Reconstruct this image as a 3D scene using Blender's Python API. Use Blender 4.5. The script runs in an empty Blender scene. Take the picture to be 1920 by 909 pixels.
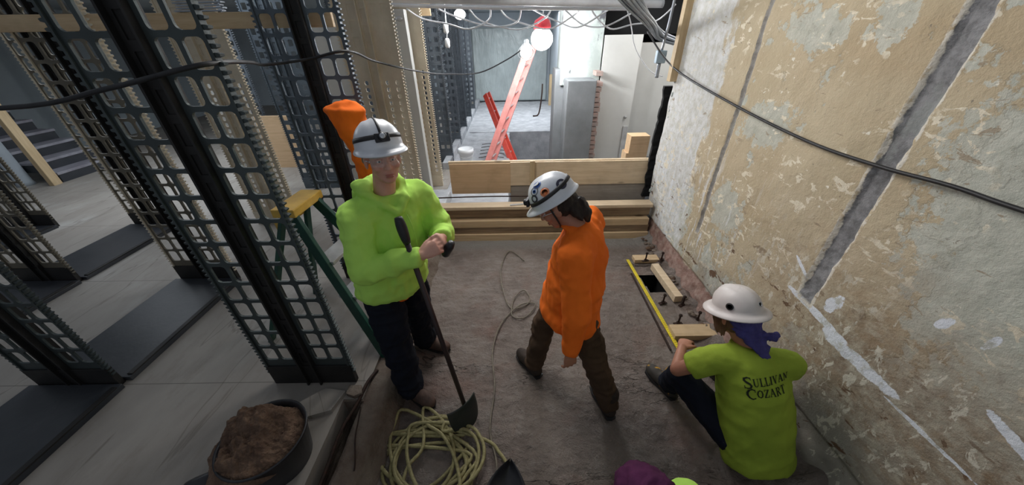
import bpy, bmesh, math, random
from mathutils import Vector, Matrix, noise
from mathutils.bvhtree import BVHTree
random.seed(7)
C = bpy.context.scene.collection
PI = math.pi
V = Vector

# ---------------------------------------------------------------- camera
cam = bpy.data.cameras.new('camera'); co = bpy.data.objects.new('camera', cam); C.objects.link(co)
bpy.context.scene.camera = co
cam.sensor_width = 36; cam.lens = 616.0 / 1920 * 36; cam.clip_start = 0.02; cam.clip_end = 100
def cam_matrix(pitch, roll, yaw, loc):
    cp, sp, cr, sr = math.cos(pitch), math.sin(pitch), math.cos(roll), math.sin(roll)
    f = V((0, cp, -sp)); u = V((0, sp, cp)); r = V((1, 0, 0))
    r, u = r * cr + u * sr, r * -sr + u * cr
    z = Matrix.Rotation(yaw, 3, 'Z')
    r, u, f = z @ r, z @ u, z @ f
    m = Matrix((r, u, -f)).transposed().to_4x4(); m.translation = loc
    return m
co.matrix_world = cam_matrix(math.radians(32.24), math.radians(-1.07), math.radians(.24), V((0, 0, 2.15)))

# ---------------------------------------------------------------- light
sc = bpy.context.scene
sc.view_settings.view_transform = 'Standard'; sc.view_settings.look = 'None'
sc.view_settings.gamma = 1; sc.view_settings.use_curve_mapping = False
sc.view_settings.exposure = 0.0
w = bpy.data.worlds.new('world'); sc.world = w; w.use_nodes = True
w.node_tree.nodes['Background'].inputs[0].default_value = (.80, .88, 1, 1)
w.node_tree.nodes['Background'].inputs[1].default_value = .22
def lamp(name, kind, loc, power, color=(1, 1, 1), size=.15, target=None, size_y=None, spread=None):
    l = bpy.data.lights.new(name, kind); l.energy = power; l.color = color
    o = bpy.data.objects.new(name, l); C.objects.link(o); o.location = loc
    if kind == 'POINT': l.shadow_soft_size = size
    else:
        l.size = size
        if size_y: l.shape = 'RECTANGLE'; l.size_y = size_y
        if spread: l.spread = spread
        if target is not None: o.rotation_euler = (V(target) - V(loc)).to_track_quat('-Z', 'Y').to_euler()
    return o
lamp('work_lamp_light', 'POINT', (.44, 5.3, 2.1), 560, (.96, .98, 1), .17)
lamp('string_lamp_light', 'POINT', (-.62, 5.0, 2.38), 60, (.95, .97, 1), .08)
lamp('wall_fill_light', 'AREA', (-.5, 2.9, 3.0), 50, (1, .97, .93), 1.2, (1.7, 1.5, 1.2))  # area lamp added out of view to brighten the right wall
lamp('aisle_fill_light', 'AREA', (-4.5, 5.5, 2.7), 140, (.85, .92, 1), 3.5, (-4.0, 5.5, 0))  # unseen area lamp added to brighten the left-back aisle floor
lamp('rear_room_light', 'AREA', (.2, 9.5, 2.65), 120, (.92, .96, 1), 2.2, (.2, 9.5, 0))
lamp('front_fill_light', 'POINT', (.15, -.9, 2.35), 8, (1, .96, .92), .45)  # soft fill added behind the camera to lift the shaded faces
lamp('side_room_light', 'AREA', (2.4, 4.7, 2.6), 30, (1, .97, .93), .8, (2.3, 5.2, 0))

# ---------------------------------------------------------------- materials
class NT:
    def __init__(s, name):
        s.m = bpy.data.materials.new(name); s.m.use_nodes = True; s.t = s.m.node_tree
        s.b = s.t.nodes['Principled BSDF']; s.geo = s.t.nodes.new('ShaderNodeTexCoord')
        s.sep = None
    def L(s, a, b): s.t.links.new(a, b)
    def put(s, sock, v):
        if isinstance(v, bpy.types.NodeSocket): s.L(v, sock)
        else: sock.default_value = v
    def math(s, op, a, b=0.0, clamp=False):
        n = s.t.nodes.new('ShaderNodeMath'); n.operation = op; n.use_clamp = clamp
        s.put(n.inputs[0], a); s.put(n.inputs[1], b); return n.outputs[0]
    def coord(s): return s.geo.outputs['Object']
    def xyz(s):
        if not s.sep:
            s.sep = s.t.nodes.new('ShaderNodeSeparateXYZ'); s.L(s.coord(), s.sep.inputs[0])
        return s.sep.outputs
    def noise(s, scale, detail=6, rough=.6, stretch=(1, 1, 1), off=(0, 0, 0), dist=0):
        mp = s.t.nodes.new('ShaderNodeMapping'); s.L(s.coord(), mp.inputs[0])
        mp.inputs['Scale'].default_value = stretch; mp.inputs['Location'].default_value = off
        n = s.t.nodes.new('ShaderNodeTexNoise'); s.L(mp.outputs[0], n.inputs['Vector'])
        n.inputs['Scale'].default_value = scale; n.inputs['Detail'].default_value = detail
        n.inputs['Roughness'].default_value = rough; n.inputs['Distortion'].default_value = dist
        return n.outputs[0]
    def voro(s, scale, feature='F1', off=(0, 0, 0), stretch=(1, 1, 1)):
        mp = s.t.nodes.new('ShaderNodeMapping'); s.L(s.coord(), mp.inputs[0]); mp.inputs['Location'].default_value = off
        mp.inputs['Scale'].default_value = stretch
        n = s.t.nodes.new('ShaderNodeTexVoronoi'); n.feature = feature; s.L(mp.outputs[0], n.inputs['Vector'])
        n.inputs['Scale'].default_value = scale; return n.outputs[0]
    def step(s, v, lo, hi):
        n = s.t.nodes.new('ShaderNodeMapRange'); n.clamp = True; s.put(n.inputs[0], v)
        n.inputs[1].default_value = lo; n.inputs[2].default_value = hi; return n.outputs[0]
    def mix(s, f, a, b):
        n = s.t.nodes.new('ShaderNodeMix'); n.data_type = 'RGBA'
        s.put(n.inputs[0], f)
        for k, v in ((6, a), (7, b)):
            s.put(n.inputs[k], v if isinstance(v, bpy.types.NodeSocket) else (*v, 1))
        return n.outputs[2]
    def bump(s, h, strength=.3, dist=.01):
        n = s.t.nodes.new('ShaderNodeBump'); n.inputs['Strength'].default_value = strength
        n.inputs['Distance'].default_value = dist; s.put(n.inputs['Height'], h); s.L(n.outputs[0], s.b.inputs['Normal'])
    def done(s, col, rough=.7, metal=0, spec=.4):
        s.put(s.b.inputs['Base Color'], col if isinstance(col, bpy.types.NodeSocket) else (*col, 1))
        s.put(s.b.inputs['Roughness'], rough); s.b.inputs['Metallic'].default_value = metal
        s.b.inputs['Specular IOR Level'].default_value = spec
        return s.m
def mat(name, a, b=None, scale=6, rough=.7, metal=0, bump=.0, bscale=None, spec=.4, stretch=(1, 1, 1), lo=.35, hi=.65, bd=.01):
    n = NT(name); b = b or tuple(min(1, x * .75) for x in a)
    f = n.step(n.noise(scale, 6, .6, stretch), lo, hi)
    if bump: n.bump(n.noise(bscale or scale * 4, 5, .6, stretch), bump, bd)
    return n.done(n.mix(f, a, b), rough, metal, spec)
def wood(name, a, b, grain='x', rough=.65):
    st = {'x': (1, 14, 14), 'y': (14, 1, 14), 'z': (14, 14, 1)}[grain]
    n = NT(name); g = n.noise(2.2, 6, .6, st, dist=.6); k = n.voro(2.3, off=(3, 1, 2), stretch=tuple(.5 + s / 9 for s in st))
    c = n.mix(n.step(g, .35, .68), a, b)
    c = n.mix(n.step(k, .10, .05), c, tuple(x * .35 for x in b))
    c = n.mix(n.math('MULTIPLY', n.step(n.noise(3, 5), .5, .75), .45), c, tuple(x * .55 for x in b))
    n.bump(g, .25, .004)
    return n.done(c, rough)
def emis(name, col, strength):
    n = NT(name); n.b.inputs['Emission Color'].default_value = (*col, 1); n.b.inputs['Emission Strength'].default_value = strength
    return n.done(col, .5)

M = {}
M['iron_dark'] = mat('iron_dark', (.075, .092, .092), (.045, .055, .055), 3, .5, .35, .15, 40)
M['iron_blue'] = mat('iron_blue', (.13, .16, .19), (.08, .10, .12), 3, .5, .3, .12, 40)
M['iron_green'] = mat('iron_green', (.065, .088, .082), (.035, .048, .045), 3, .5, .3, .12, 40)
M['iron_beige'] = mat('iron_beige', (.74, .66, .52), (.56, .48, .36), 2.5, .6, 0, .15, 30)
M['iron_olive'] = mat('iron_olive', (.20, .175, .13), (.11, .098, .075), 3, .6, .1, .12, 40)
M['iron_black'] = mat('iron_black', (.018, .018, .018), (.035, .032, .03), 5, .55, .3, .2, 30)
M['iron_grey'] = mat('iron_grey', (.12, .14, .16), (.07, .08, .095), 3, .5, .3, .12, 40)
M['stair_marble'] = mat('stair_marble', (.34, .34, .38), (.22, .21, .24), 4, .5)
M['pine'] = wood('pine', (.66, .50, .31), (.54, .38, .22), 'x')
M['pine_v'] = wood('pine_v', (.60, .46, .28), (.48, .35, .20), 'z')
M['pine_y'] = wood('pine_y', (.55, .40, .23), (.42, .28, .15), 'y')
M['pine_pale'] = wood('pine_pale', (.72, .58, .41), (.60, .46, .30), 'x')
M['pine_old'] = wood('pine_old', (.38, .28, .18), (.20, .14, .09), 'x')
M['ply'] = wood('ply', (.66, .46, .28), (.56, .38, .22), 'x')
M['ply_grey'] = wood('ply_grey', (.36, .32, .275), (.28, .245, .21), 'x')
M['slate'] = mat('slate', (.028, .032, .038), (.05, .053, .06), 2, .38, 0, .1, 25)
M['marble'] = None
M['steel'] = mat('steel', (.62, .62, .62), (.46, .46, .46), 8, .4, .35, .05, 60)
M['galv'] = mat('galv', (.42, .45, .49), (.30, .33, .37), 6, .4, .6, .05, 60)
M['black_rubber'] = mat('black_rubber', (.012, .012, .014), (.03, .03, .032), 8, .5)
M['black_plastic'] = mat('black_plastic', (.015, .015, .018), (.03, .03, .034), 8, .4)
M['white_plastic'] = mat('white_plastic', (.78, .80, .82), (.70, .72, .74), 5, .35)
M['helmet_white'] = mat('helmet_white', (.74, .77, .82), (.68, .70, .74), 7, .32, 0, 0, None, .5)
M['helmet_cream'] = mat('helmet_cream', (.72, .68, .66), (.62, .58, .56), 7, .4)
def fabric(name, a, b, scale=9, rough=.85):
    n = NT(name); f = n.step(n.noise(scale, 5), .35, .7)
    n.bump(n.math('ADD', n.noise(14, 4), n.math('MULTIPLY', n.noise(260, 2), .25)), .25, .01)
    n.b.inputs['Sheen Weight'].default_value = .0
    return n.done(n.mix(f, a, b), rough, 0, .2)
M['hivis'] = fabric('hivis', (.50, .82, .15), (.42, .72, .12), 4)
M['hivis_cotton'] = fabric('hivis_cotton', (.33, .44, .05), (.26, .36, .04), 4)
M['orange'] = fabric('orange', (.95, .19, .02), (.85, .15, .015), 4)
M['navy'] = fabric('navy', (.005, .007, .013), (.009, .011, .019), 6)
M['brown_trouser'] = fabric('brown_trouser', (.085, .052, .032), (.055, .034, .021), 6)
M['denim'] = fabric('denim', (.009, .012, .022), (.006, .008, .015), 6)
M['purple'] = fabric('purple', (.10, .022, .075), (.05, .012, .04), 10)
M['blue_bandana'] = fabric('blue_bandana', (.075, .07, .24), (.05, .045, .16), 18)
M['boot_brown'] = mat('boot_brown', (.12, .068, .05), (.06, .038, .03), 14, .75, 0, .3, 50)
M['boot_dark'] = mat('boot_dark', (.045, .028, .02), (.025, .018, .014), 14, .75, 0, .3, 50)
M['boot_tan'] = mat('boot_tan', (.04, .035, .03), (.48, .27, .03), 14, .7, lo=.56, hi=.60)
M['skin'] = mat('skin', (.66, .37, .29), (.58, .29, .22), 9, .5, 0, .1, 60)
M['skin_tan'] = mat('skin_tan', (.46, .22, .14), (.38, .17, .11), 9, .5, 0, .1, 60)
M['lips'] = mat('lips', (.42, .15, .12), None, 9, .5)
M['hair_dark'] = mat('hair_dark', (.018, .012, .010), (.04, .026, .02), 3, .5, 0, .8, 30, .4, (12, 12, 2))
M['hair_brown'] = mat('hair_brown', (.16, .08, .04), (.10, .05, .028), 3, .5, 0, .8, 30, .4, (12, 12, 2))
M['hair_grey'] = mat('hair_grey', (.22, .17, .13), None, 30, .7)
M['eye_white'] = mat('eye_white', (.75, .72, .70), None, 3, .2)
M['iris'] = mat('iris', (.03, .04, .05), None, 3, .15)
M['yellow'] = mat('yellow', (.78, .64, .04), (.68, .52, .03), 8, .45)
M['yellow_cap'] = mat('yellow_cap', (.78, .50, .10), (.58, .35, .08), 6, .6)
M['green_fibre'] = mat('green_fibre', (.012, .075, .05), (.008, .045, .032), 8, .4)
M['red_fibre'] = mat('red_fibre', (.70, .075, .045), (.55, .055, .035), 8, .45)
M['pink_fibre'] = mat('pink_fibre', (.78, .30, .27), (.66, .22, .20), 8, .45)
M['rope'] = mat('rope', (.36, .32, .15), (.22, .19, .085), 60, .6, 0, .2, 200)
M['rope_grey'] = mat('rope_grey', (.22, .19, .14), (.12, .10, .08), 30, .6)
M['concrete_block'] = mat('concrete_block', (.22, .23, .24), (.15, .16, .165), 2.2, .85, 0, .3, 30)
M['render_white'] = mat('render_white', (.56, .56, .54), (.48, .48, .46), 1.2, .30, 0, .02, 20)
M['back_wall'] = mat('back_wall', (.50, .56, .60), (.38, .42, .46), .8, .8)
M['pale_wall'] = mat('pale_wall', (.30, .34, .36), (.24, .27, .29), .8, .8)
M['painted_dark'] = mat('painted_dark', (.008, .008, .009), None, 3, .9)  # near-black colour painted in for the darkness of the hole and unlit gaps
M['brick_red'] = mat('brick_red', (.42, .27, .23), (.34, .30, .28), 14, .9, 0, .5, 30)
M['sticker_blue'] = mat('sticker_blue', (.06, .14, .45), None, 30, .4)
M['sticker_orange'] = mat('sticker_orange', (.80, .20, .05), (.9, .45, .3), 60, .4)
M['sticker_dark'] = mat('sticker_dark', (.05, .05, .08), None, 30, .4)
M['ink'] = mat('ink', (.012, .02, .008), None, 30, .8)
M['rust'] = mat('rust', (.055, .03, .022), (.03, .02, .017), 30, .7, .4, .3, 90)
M['lamp_red'] = mat('lamp_red', (.80, .06, .08), None, 5, .4)
M['glow'] = emis('glow', (1, 1, 1), 14)
M['glow_soft'] = emis('glow_soft', (1, .98, .95), 6)
M['lens'] = mat('lens', (.55, .58, .62), None, 5, .1, .3)
M['box_blue'] = mat('box_blue', (.38, .50, .60), None, 5, .5)
M['rebar_white'] = mat('rebar_white', (.75, .76, .78), (.6, .6, .62), 5, .5)

def glassy(name, col, alpha, rough):
    n = NT(name); n.b.inputs['Alpha'].default_value = alpha; n.bump(n.noise(3, 5, .6, (1, 1, .3), dist=1.5), .8, .05)
    return n.done(n.mix(n.step(n.noise(1.2, 5, .6), .35, .65), col, tuple(x * .75 for x in col)), rough, 0, .6)
M['sheet'] = glassy('sheet', (.50, .56, .56), .88, .25)
n = NT('clear_lens'); n.b.inputs['Alpha'].default_value = .14; M['clear_lens'] = n.done((.85, .9, .95), .05, 0, .8)

# marble aisle floor: large slabs with hairline seams and veins
n = NT('marble')
x, y, z = n.xyz()
v1 = n.noise(1.3, 8, .62, (1.0, .35, 1), dist=.5); v2 = n.noise(5, 8, .7, (2, .6, 1), off=(4, 2, 0))
c = n.mix(n.step(v1, .3, .7), (.36, .335, .30), (.24, .215, .19))
c = n.mix(n.math('MULTIPLY', n.step(v2, .52, .72), .5), c, (.20, .17, .14))
c = n.mix(n.math('MULTIPLY', n.step(n.noise(2.1, 6, .6, (1, .5, 1), off=(9, 9, 9)), .55, .75), .5), c, (.50, .50, .48))
vein = n.math('ABSOLUTE', n.math('SUBTRACT', n.noise(.9, 4, .5, (2.6, .28, 1), off=(1, 7, 0)), .5))
c = n.mix(n.math('MULTIPLY', n.step(vein, .006, .001), .5), c, (.14, .12, .10))
sy = n.math('ABSOLUTE', n.math('SUBTRACT', n.math('FRACT', n.math('DIVIDE', n.math('SUBTRACT', y, .815), 1.13)), .5))
c = n.mix(n.math('MULTIPLY', n.step(sy, .0035, .001), .8), c, (.10, .09, .08))
n.bump(v2, .12, .01)
M['marble'] = n.done(c, n.step(v1, -.6, 1.2), 0, .35)

# rough pit concrete
n = NT('pit_concrete'); x, y, z = n.xyz()
a = n.noise(1.8, 9, .65); b = n.noise(9, 8, .7, off=(3, 3, 3)); d = n.noise(45, 4, .7)
c = n.mix(n.step(a, .32, .66), (.31, .262, .23), (.165, .13, .112))
c = n.mix(n.math('MULTIPLY', n.step(b, .5, .7), .6), c, (.36, .32, .29))
c = n.mix(n.math('MULTIPLY', n.step(n.noise(2.6, 6, .6, off=(7, 1, 0)), .52, .7), .55), c, (.23, .13, .10))
c = n.mix(n.math('MULTIPLY', n.step(d, .62, .75), .7), c, (.09, .07, .06))
c = n.mix(n.step(y, 3.22, 3.36), c, (.30, .285, .265))
ck = n.math('ABSOLUTE', n.math('SUBTRACT', n.noise(.9, 7, .62, (.6, 1.6, 1), off=(2, 5, 0), dist=.5), .5))
ckm = n.step(n.noise(1.3, 4, .5, off=(5, 9, 0)), .50, .60)
c = n.mix(n.math('MULTIPLY', n.math('MULTIPLY', n.step(ck, .0035, .0008), .8), ckm), c, (.06, .05, .045))
hgt = n.math('ADD', n.math('ADD', b, n.math('MULTIPLY', d, .35)), n.math('MULTIPLY', n.math('MULTIPLY', n.step(ck, .006, 0), ckm), -.4))
n.bump(hgt, 1.0, .05)
M['pit_concrete'] = n.done(c, n.step(a, .0, 1.05), 0, .35)

M['kerb_concrete'] = mat('kerb_concrete', (.22, .185, .15), (.12, .085, .065), 4, .9, 0, .7, 22, .3, bd=.03)
M['rear_concrete'] = mat('rear_concrete', (.47, .48, .50), (.32, .33, .35), 5, .85, 0, .5, 24, .3, bd=.02)
M['dark_concrete'] = mat('dark_concrete', (.24, .25, .26), (.15, .155, .165), 3, .85, 0, .4, 24, .3)
n = NT('gravel'); vv = n.voro(55); n.bump(vv, 1.0, .03)
M['gravel'] = n.done(n.mix(n.step(vv, .15, .6), (.34, .35, .37), (.10, .10, .11)), .9)
M['rubble'] = mat('rubble', (.20, .13, .09), (.10, .062, .045), 12, .95, 0, .9, 30, .2, bd=.03)

# scraped plaster wall
n = NT('scraped_plaster'); x, y, z = n.xyz()
def ell(cy, cz, ry, rz, ang=0., nz=.35, sc=5):
    dy = n.math('SUBTRACT', y, cy); dz = n.math('SUBTRACT', z, cz); ca, sa = math.cos(ang), math.sin(ang)
    u = n.math('DIVIDE', n.math('ADD', n.math('MULTIPLY', dy, ca), n.math('MULTIPLY', dz, sa)), ry)
    v = n.math('DIVIDE', n.math('SUBTRACT', n.math('MULTIPLY', dz, ca), n.math('MULTIPLY', dy, sa)), rz)
    r = n.math('SQRT', n.math('ADD', n.math('MULTIPLY', u, u), n.math('MULTIPLY', v, v)))
    return n.math('ADD', n.math('ADD', r, n.math('MULTIPLY', n.math('SUBTRACT', rag, .5), nz * 6)), n.math('MULTIPLY', n.math('SUBTRACT', rag2, .5), nz * 6))
rag = n.noise(6, 9, .66, off=(0, 3, 1)); rag2 = n.noise(16, 7, .7, off=(5, 0, 0))
big = n.noise(1.5, 4, .5, off=(0, 2.2, 5))
c = n.mix(n.step(n.noise(2.2, 6, .6), .3, .7), (.465, .385, .255), (.56, .475, .34))
c = n.mix(n.math('MULTIPLY', n.step(n.noise(1.2, 5, .6, (1, .6, 2), off=(0, 8, 8)), .45, .7), .6), c, (.45, .34, .21))
# bare grey-green plaster patches
gcol = n.mix(n.step(rag2, .35, .65), (.56, .56, .49), (.44, .45, .39))
bias = n.math('ADD', n.math('MULTIPLY', n.math('MULTIPLY', n.step(y, 1.25, .75), n.step(z, .95, 1.35)), .15), n.math('MULTIPLY', n.step(z, 1.0, .25), .06))
pm = n.math('ADD', n.math('ADD', n.math('MULTIPLY', big, .55), n.math('MULTIPLY', rag, .45)), bias)
c = n.mix(n.step(pm, .545, .56), c, gcol)
for e in ((2.15, 2.15, .22, .09, .1), (2.28, 1.62, .24, .13, -.2), (1.75, 2.2, .10, .10, .4), (1.0, 1.75, .28, .28, 0), (.75, 1.45, .4, .3, 0), (2.35, .95, .2, .16, .3)):
    c = n.mix(n.math('MULTIPLY', n.step(ell(*e), 1.06, 1.0), .9), c, gcol)
# pale, vertically scratched plaster near the far corner
cm = n.math('ADD', n.math('MULTIPLY', n.step(y, 2.55, 3.3), .40), n.math('MULTIPLY', n.noise(3.2, 8, .65, (1, 1.5, .8), off=(0, 1, 4)), .62))
c = n.mix(n.math('MULTIPLY', n.step(cm, .49, .53), .9), c, n.mix(n.step(rag2, .4, .6), (.70, .71, .72), (.56, .56, .52)))
c = n.mix(n.math('MULTIPLY', n.math('MULTIPLY', n.step(n.noise(9, 5, .6, (1, 3, .35), off=(0, 2, 2)), .58, .61), n.step(z, 1.5, .7)), n.step(y, 1.7, 2.6)), c, (.72, .74, .76))
# chips
chip = n.voro(7.5, off=(0, 1, 3)); cn = n.noise(3, 5, .6, off=(0, 6, 6))
c = n.mix(n.math('MULTIPLY', n.step(n.math('ADD', chip, n.math('MULTIPLY', rag2, .5)), .36, .34), n.step(cn, .44, .52)), c, (.76, .70, .56))
c = n.mix(n.math('MULTIPLY', n.step(n.noise(24, 6, .65, (1, .7, 1), off=(0, 4, 9)), .66, .68), n.step(cn, .42, .55)), c, (.78, .74, .64))
c = n.mix(n.math('MULTIPLY', n.step(n.noise(30, 5, .6, off=(0, 14, 9)), .68, .71), .8), c, (.22, .19, .15))
fl = n.noise(13, 6, .62, (1, .8, 1.5), off=(0, 21, 9), dist=.6)
c = n.mix(n.math('MULTIPLY', n.step(fl, .57, .59), n.step(n.math('ADD', cn, n.math('MULTIPLY', n.step(z, 1.7, .7), .12)), .50, .60)), c, (.74, .67, .53))
c = n.mix(n.math('MULTIPLY', n.step(n.noise(11, 6, .6, (1, .5, 2.0), off=(0, 31, 2), dist=.8), .655, .67), .8), c, (.34, .27, .19))
# brown and grey soiled lower band, with bottom shadow painted into its darkening
low = n.math('ADD', z, n.math('MULTIPLY', n.math('SUBTRACT', rag, .5), .9))
mott = n.mix(n.step(rag2, .36, .6), (.20, .13, .08), (.42, .37, .29))
mott = n.mix(n.step(n.noise(7, 8, .7, (1, .5, 1.3), off=(0, 9, 1)), .5, .62), mott, (.27, .19, .12))
c = n.mix(n.math('MULTIPLY', n.math('MULTIPLY', n.step(low, 1.36, .80), n.step(y, 2.0, 1.2)), .86), c, mott)
c = n.mix(n.math('MULTIPLY', n.math('MULTIPLY', n.step(low, .5, .30), n.step(y, 2.9, 2.3)), .8), c, (.33, .31, .27))
c = n.mix(n.math('MULTIPLY', n.math('MULTIPLY', n.step(n.noise(15, 6, .66, (1, 1.3, .7), off=(0, 41, 3), dist=.5), .575, .60), n.step(z, 1.25, .95)), n.step(y, 2.2, 1.7)), c, (.60, .56, .47))
c = n.mix(n.math('MULTIPLY', n.step(n.noise(9, 7, .68, (1, .7, 1.2), off=(0, 51, 3), dist=.4), .60, .63), n.step(z, 1.1, .7)), c, (.15, .09, .055))
# white scraped streak and flecks
for e in ((1.36, .80, .22, .022, .05, .15), (1.05, .755, .20, .035, -.02, .2), (.72, .72, .16, .010, .0, .2), (1.29, .92, .035, .07, .5, .22), (.92, 1.16, .018, .045, .4, .22), (.79, 1.19, .015, .04, .2, .22), (1.52, .95, .10, .010, .5, .2), (.62, 1.42, .16, .025, .5, .25), (.50, .93, .15, .02, .3, .25)):
    c = n.mix(n.step(ell(*e), 1.05, .95), c, n.mix(n.step(rag2, .5, .62), (.74, .77, .83), (.50, .50, .46)))
# exposed rubble masonry foot
foot = n.math('ADD', z, n.math('MULTIPLY', n.math('SUBTRACT', rag, .5), .16))
bcol = n.mix(n.step(rag2, .4, .62), (.24, .14, .115), (.36, .26, .22))
fm = n.math('MULTIPLY', n.step(foot, .21, .20), n.step(y, 1.15, 1.5))
c = n.mix(fm, c, bcol)
# chases: bare grey mortar inside the cut slots
def slot(cy, hw, z0, nm):
    d = n.math('ABSOLUTE', n.math('SUBTRACT', n.math('ADD', y, n.math('MULTIPLY', n.math('SUBTRACT', rag2, .5), .035)), cy))
    return n.math('MULTIPLY', n.step(d, hw, hw - .004), n.step(n.math('ADD', z, n.math('MULTIPLY', rag, .1)), z0, z0 + .02))
gm = n.mix(n.step(rag2, .40, .6), (.17, .17, .175), (.30, .30, .31))
gm = n.mix(n.math('MULTIPLY', n.step(rag, .55, .62), .6), gm, (.30, .32, .31))
edge = n.math('MULTIPLY', slot(1.445, .064, .84, 0), n.step(rag2, .42, .5))
c = n.mix(edge, c, (.68, .64, .56))
c = n.mix(slot(1.445, .047, .86, 0), c, gm)
c = n.mix(n.math('MULTIPLY', slot(2.615, .028, .60, 0), .8), c, gm)
n.bump(n.math('ADD', n.math('MULTIPLY', rag2, .6), n.math('ADD', n.math('MULTIPLY', n.step(pm, .55, .54), .5), n.noise(50, 4, .7))), .5, .012)
M['plaster'] = n.done(c, .85, 0, .25)

# mottled plaster pier at the back
n = NT('mottled_pier'); r = n.noise(4, 8, .7, (1, 1, .6))
c = n.mix(n.step(r, .4, .6), (.48, .52, .50), (.34, .38, .36))
c = n.mix(n.step(n.noise(3.4, 6, .6, (1, 1, .5), off=(2, 2, 2)), .62, .66), c, (.10, .10, .11))
M['mottled'] = n.done(c, .85)

# ---------------------------------------------------------------- mesh helpers
def build(name, bm, m, parent=None, smooth=False):
    me = bpy.data.meshes.new(name); bm.to_mesh(me); bm.free()
    o = bpy.data.objects.new(name, me); C.objects.link(o)
    me.materials.append(M[m] if isinstance(m, str) else m)
    if smooth:
        for p in me.polygons: p.use_smooth = True
    if parent: o.parent = parent
    return o
def tag(o, label=None, cat=None, group=None, kind=None):
    if label: o['label'] = label
    if cat: o['category'] = cat
    if group: o['group'] = group
    if kind: o['kind'] = kind
    return o
def thing(name, label, cat, loc=(0, 0, 0), rz=0, group=None):
    o = bpy.data.objects.new(name, None); C.objects.link(o); o.location = loc; o.rotation_euler = (0, 0, rz)
    o.empty_display_size = .1
    return tag(o, label, cat, group)
def box(bm, x0, x1, y0, y1, z0, z1, mtx=None):
    vs = [bm.verts.new(V(p)) for p in ((x0, y0, z0), (x1, y0, z0), (x1, y1, z0), (x0, y1, z0), (x0, y0, z1), (x1, y0, z1), (x1, y1, z1), (x0, y1, z1))]
    if mtx: 
        for v in vs: v.co = mtx @ v.co
    for f in ((3, 2, 1, 0), (4, 5, 6, 7), (0, 1, 5, 4), (1, 2, 6, 5), (2, 3, 7, 6), (3, 0, 4, 7)): bm.faces.new([vs[i] for i in f])
    return vs
def bevel(bm, w, seg=2):
    bmesh.ops.bevel(bm, geom=list(bm.edges), offset=w, segments=seg, affect='EDGES', profile=.6)
def board(name, x0, x1, y0, y1, z0, z1, m, parent=None, bv=.004):
    bm = bmesh.new(); box(bm, x0, x1, y0, y1, z0, z1); bevel(bm, bv, 2); return build(name, bm, m, parent)
def bar(bm, a, b, wdt, thk, up=(0, 0, 1)):
    a, b, up = V(a), V(b), V(up); d = (b - a); L = d.length; d.normalize()
    s = d.cross(up).normalized(); u = s.cross(d).normalized()
    m = Matrix((s, d, u)).transposed().to_4x4(); m.translation = a
    return box(bm, -wdt / 2, wdt / 2, 0, L, -thk / 2, thk / 2, m)
def frame_of(d):
    d = d.normalized(); s = d.cross(V((0, 0, 1)))
    if s.length < .05: s = d.cross(V((0, 1, 0)))
    s.normalize(); return s, s.cross(d).normalized()
def catmull(P, k=6):
    P = [V(p) for p in P]; out = []
    for i in range(len(P) - 1):
        p0 = P[max(i - 1, 0)]; p1 = P[i]; p2 = P[i + 1]; p3 = P[min(i + 2, len(P) - 1)]
        for j in range(k):
            t = j / k
            out.append(.5 * ((2 * p1) + (p2 - p0) * t + (2 * p0 - 5 * p1 + 4 * p2 - p3) * t * t + (3 * p1 - p0 - 3 * p2 + p3) * t ** 3))
    return out + [P[-1]]
def tube(bm, P, r, n=8, k=6, sm=True):
    Q = catmull(P, k) if sm else [V(p) for p in P]; rings = []; s = None
    for i, p in enumerate(Q):
        d = (Q[min(i + 1, len(Q) - 1)] - Q[max(i - 1, 0)])
        if s is None: s, u = frame_of(d)
        else:
            dn = d.normalized(); s = (s - dn * s.dot(dn)).normalized(); u = s.cross(dn)
        rr = r(i / (len(Q) - 1)) if callable(r) else r
        rings.append([bm.verts.new(p + s * math.cos(2 * PI * j / n) * rr + u * math.sin(2 * PI * j / n) * rr) for j in range(n)])
    for a, b in zip(rings, rings[1:]):
        for j in range(n): bm.faces.new((a[j], a[(j + 1) % n], b[(j + 1) % n], b[j]))
    bm.faces.new(rings[0][::-1]); bm.faces.new(rings[-1])
def lathe(bm, prof, n=24, mtx=None, cap=True):
    rings = []
    for r, z in prof:
        ring = [bm.verts.new(V((r * math.cos(2 * PI * j / n), r * math.sin(2 * PI * j / n), z))) for j in range(n)]
        rings.append(ring)
        if mtx:
            for v in ring: v.co = mtx @ v.co
    for a, b in zip(rings, rings[1:]):
        for j in range(n): bm.faces.new((a[j], a[(j + 1) % n], b[(j + 1) % n], b[j]))
    if cap: bm.faces.new(rings[0][::-1]); bm.faces.new(rings[-1])
def ball(bm, c, r, mtx=None, sub=3):
    g = bmesh.ops.create_icosphere(bm, subdivisions=sub, radius=1)
    r = (r, r, r) if not hasattr(r, '__len__') else r
    for v in g['verts']:
        p = V((v.co.x * r[0], v.co.y * r[1], v.co.z * r[2]))
        if mtx: p = mtx.to_3x3() @ p
        v.co = p + V(c)
def capsule(bm, a, b, ra, rb, n=14):
    a, b = V(a), V(b); d = b - a
    if d.length < 1e-4: return
    s, u = frame_of(d)
    R = [[bm.verts.new(c + (s * math.cos(2 * PI * j / n) + u * math.sin(2 * PI * j / n)) * r) for j in range(n)] for c, r in ((a, ra), (b, rb))]
    for j in range(n): bm.faces.new((R[0][j], R[0][(j + 1) % n], R[1][(j + 1) % n], R[1][j]))
    bm.faces.new(R[0][::-1]); bm.faces.new(R[1])
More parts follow.
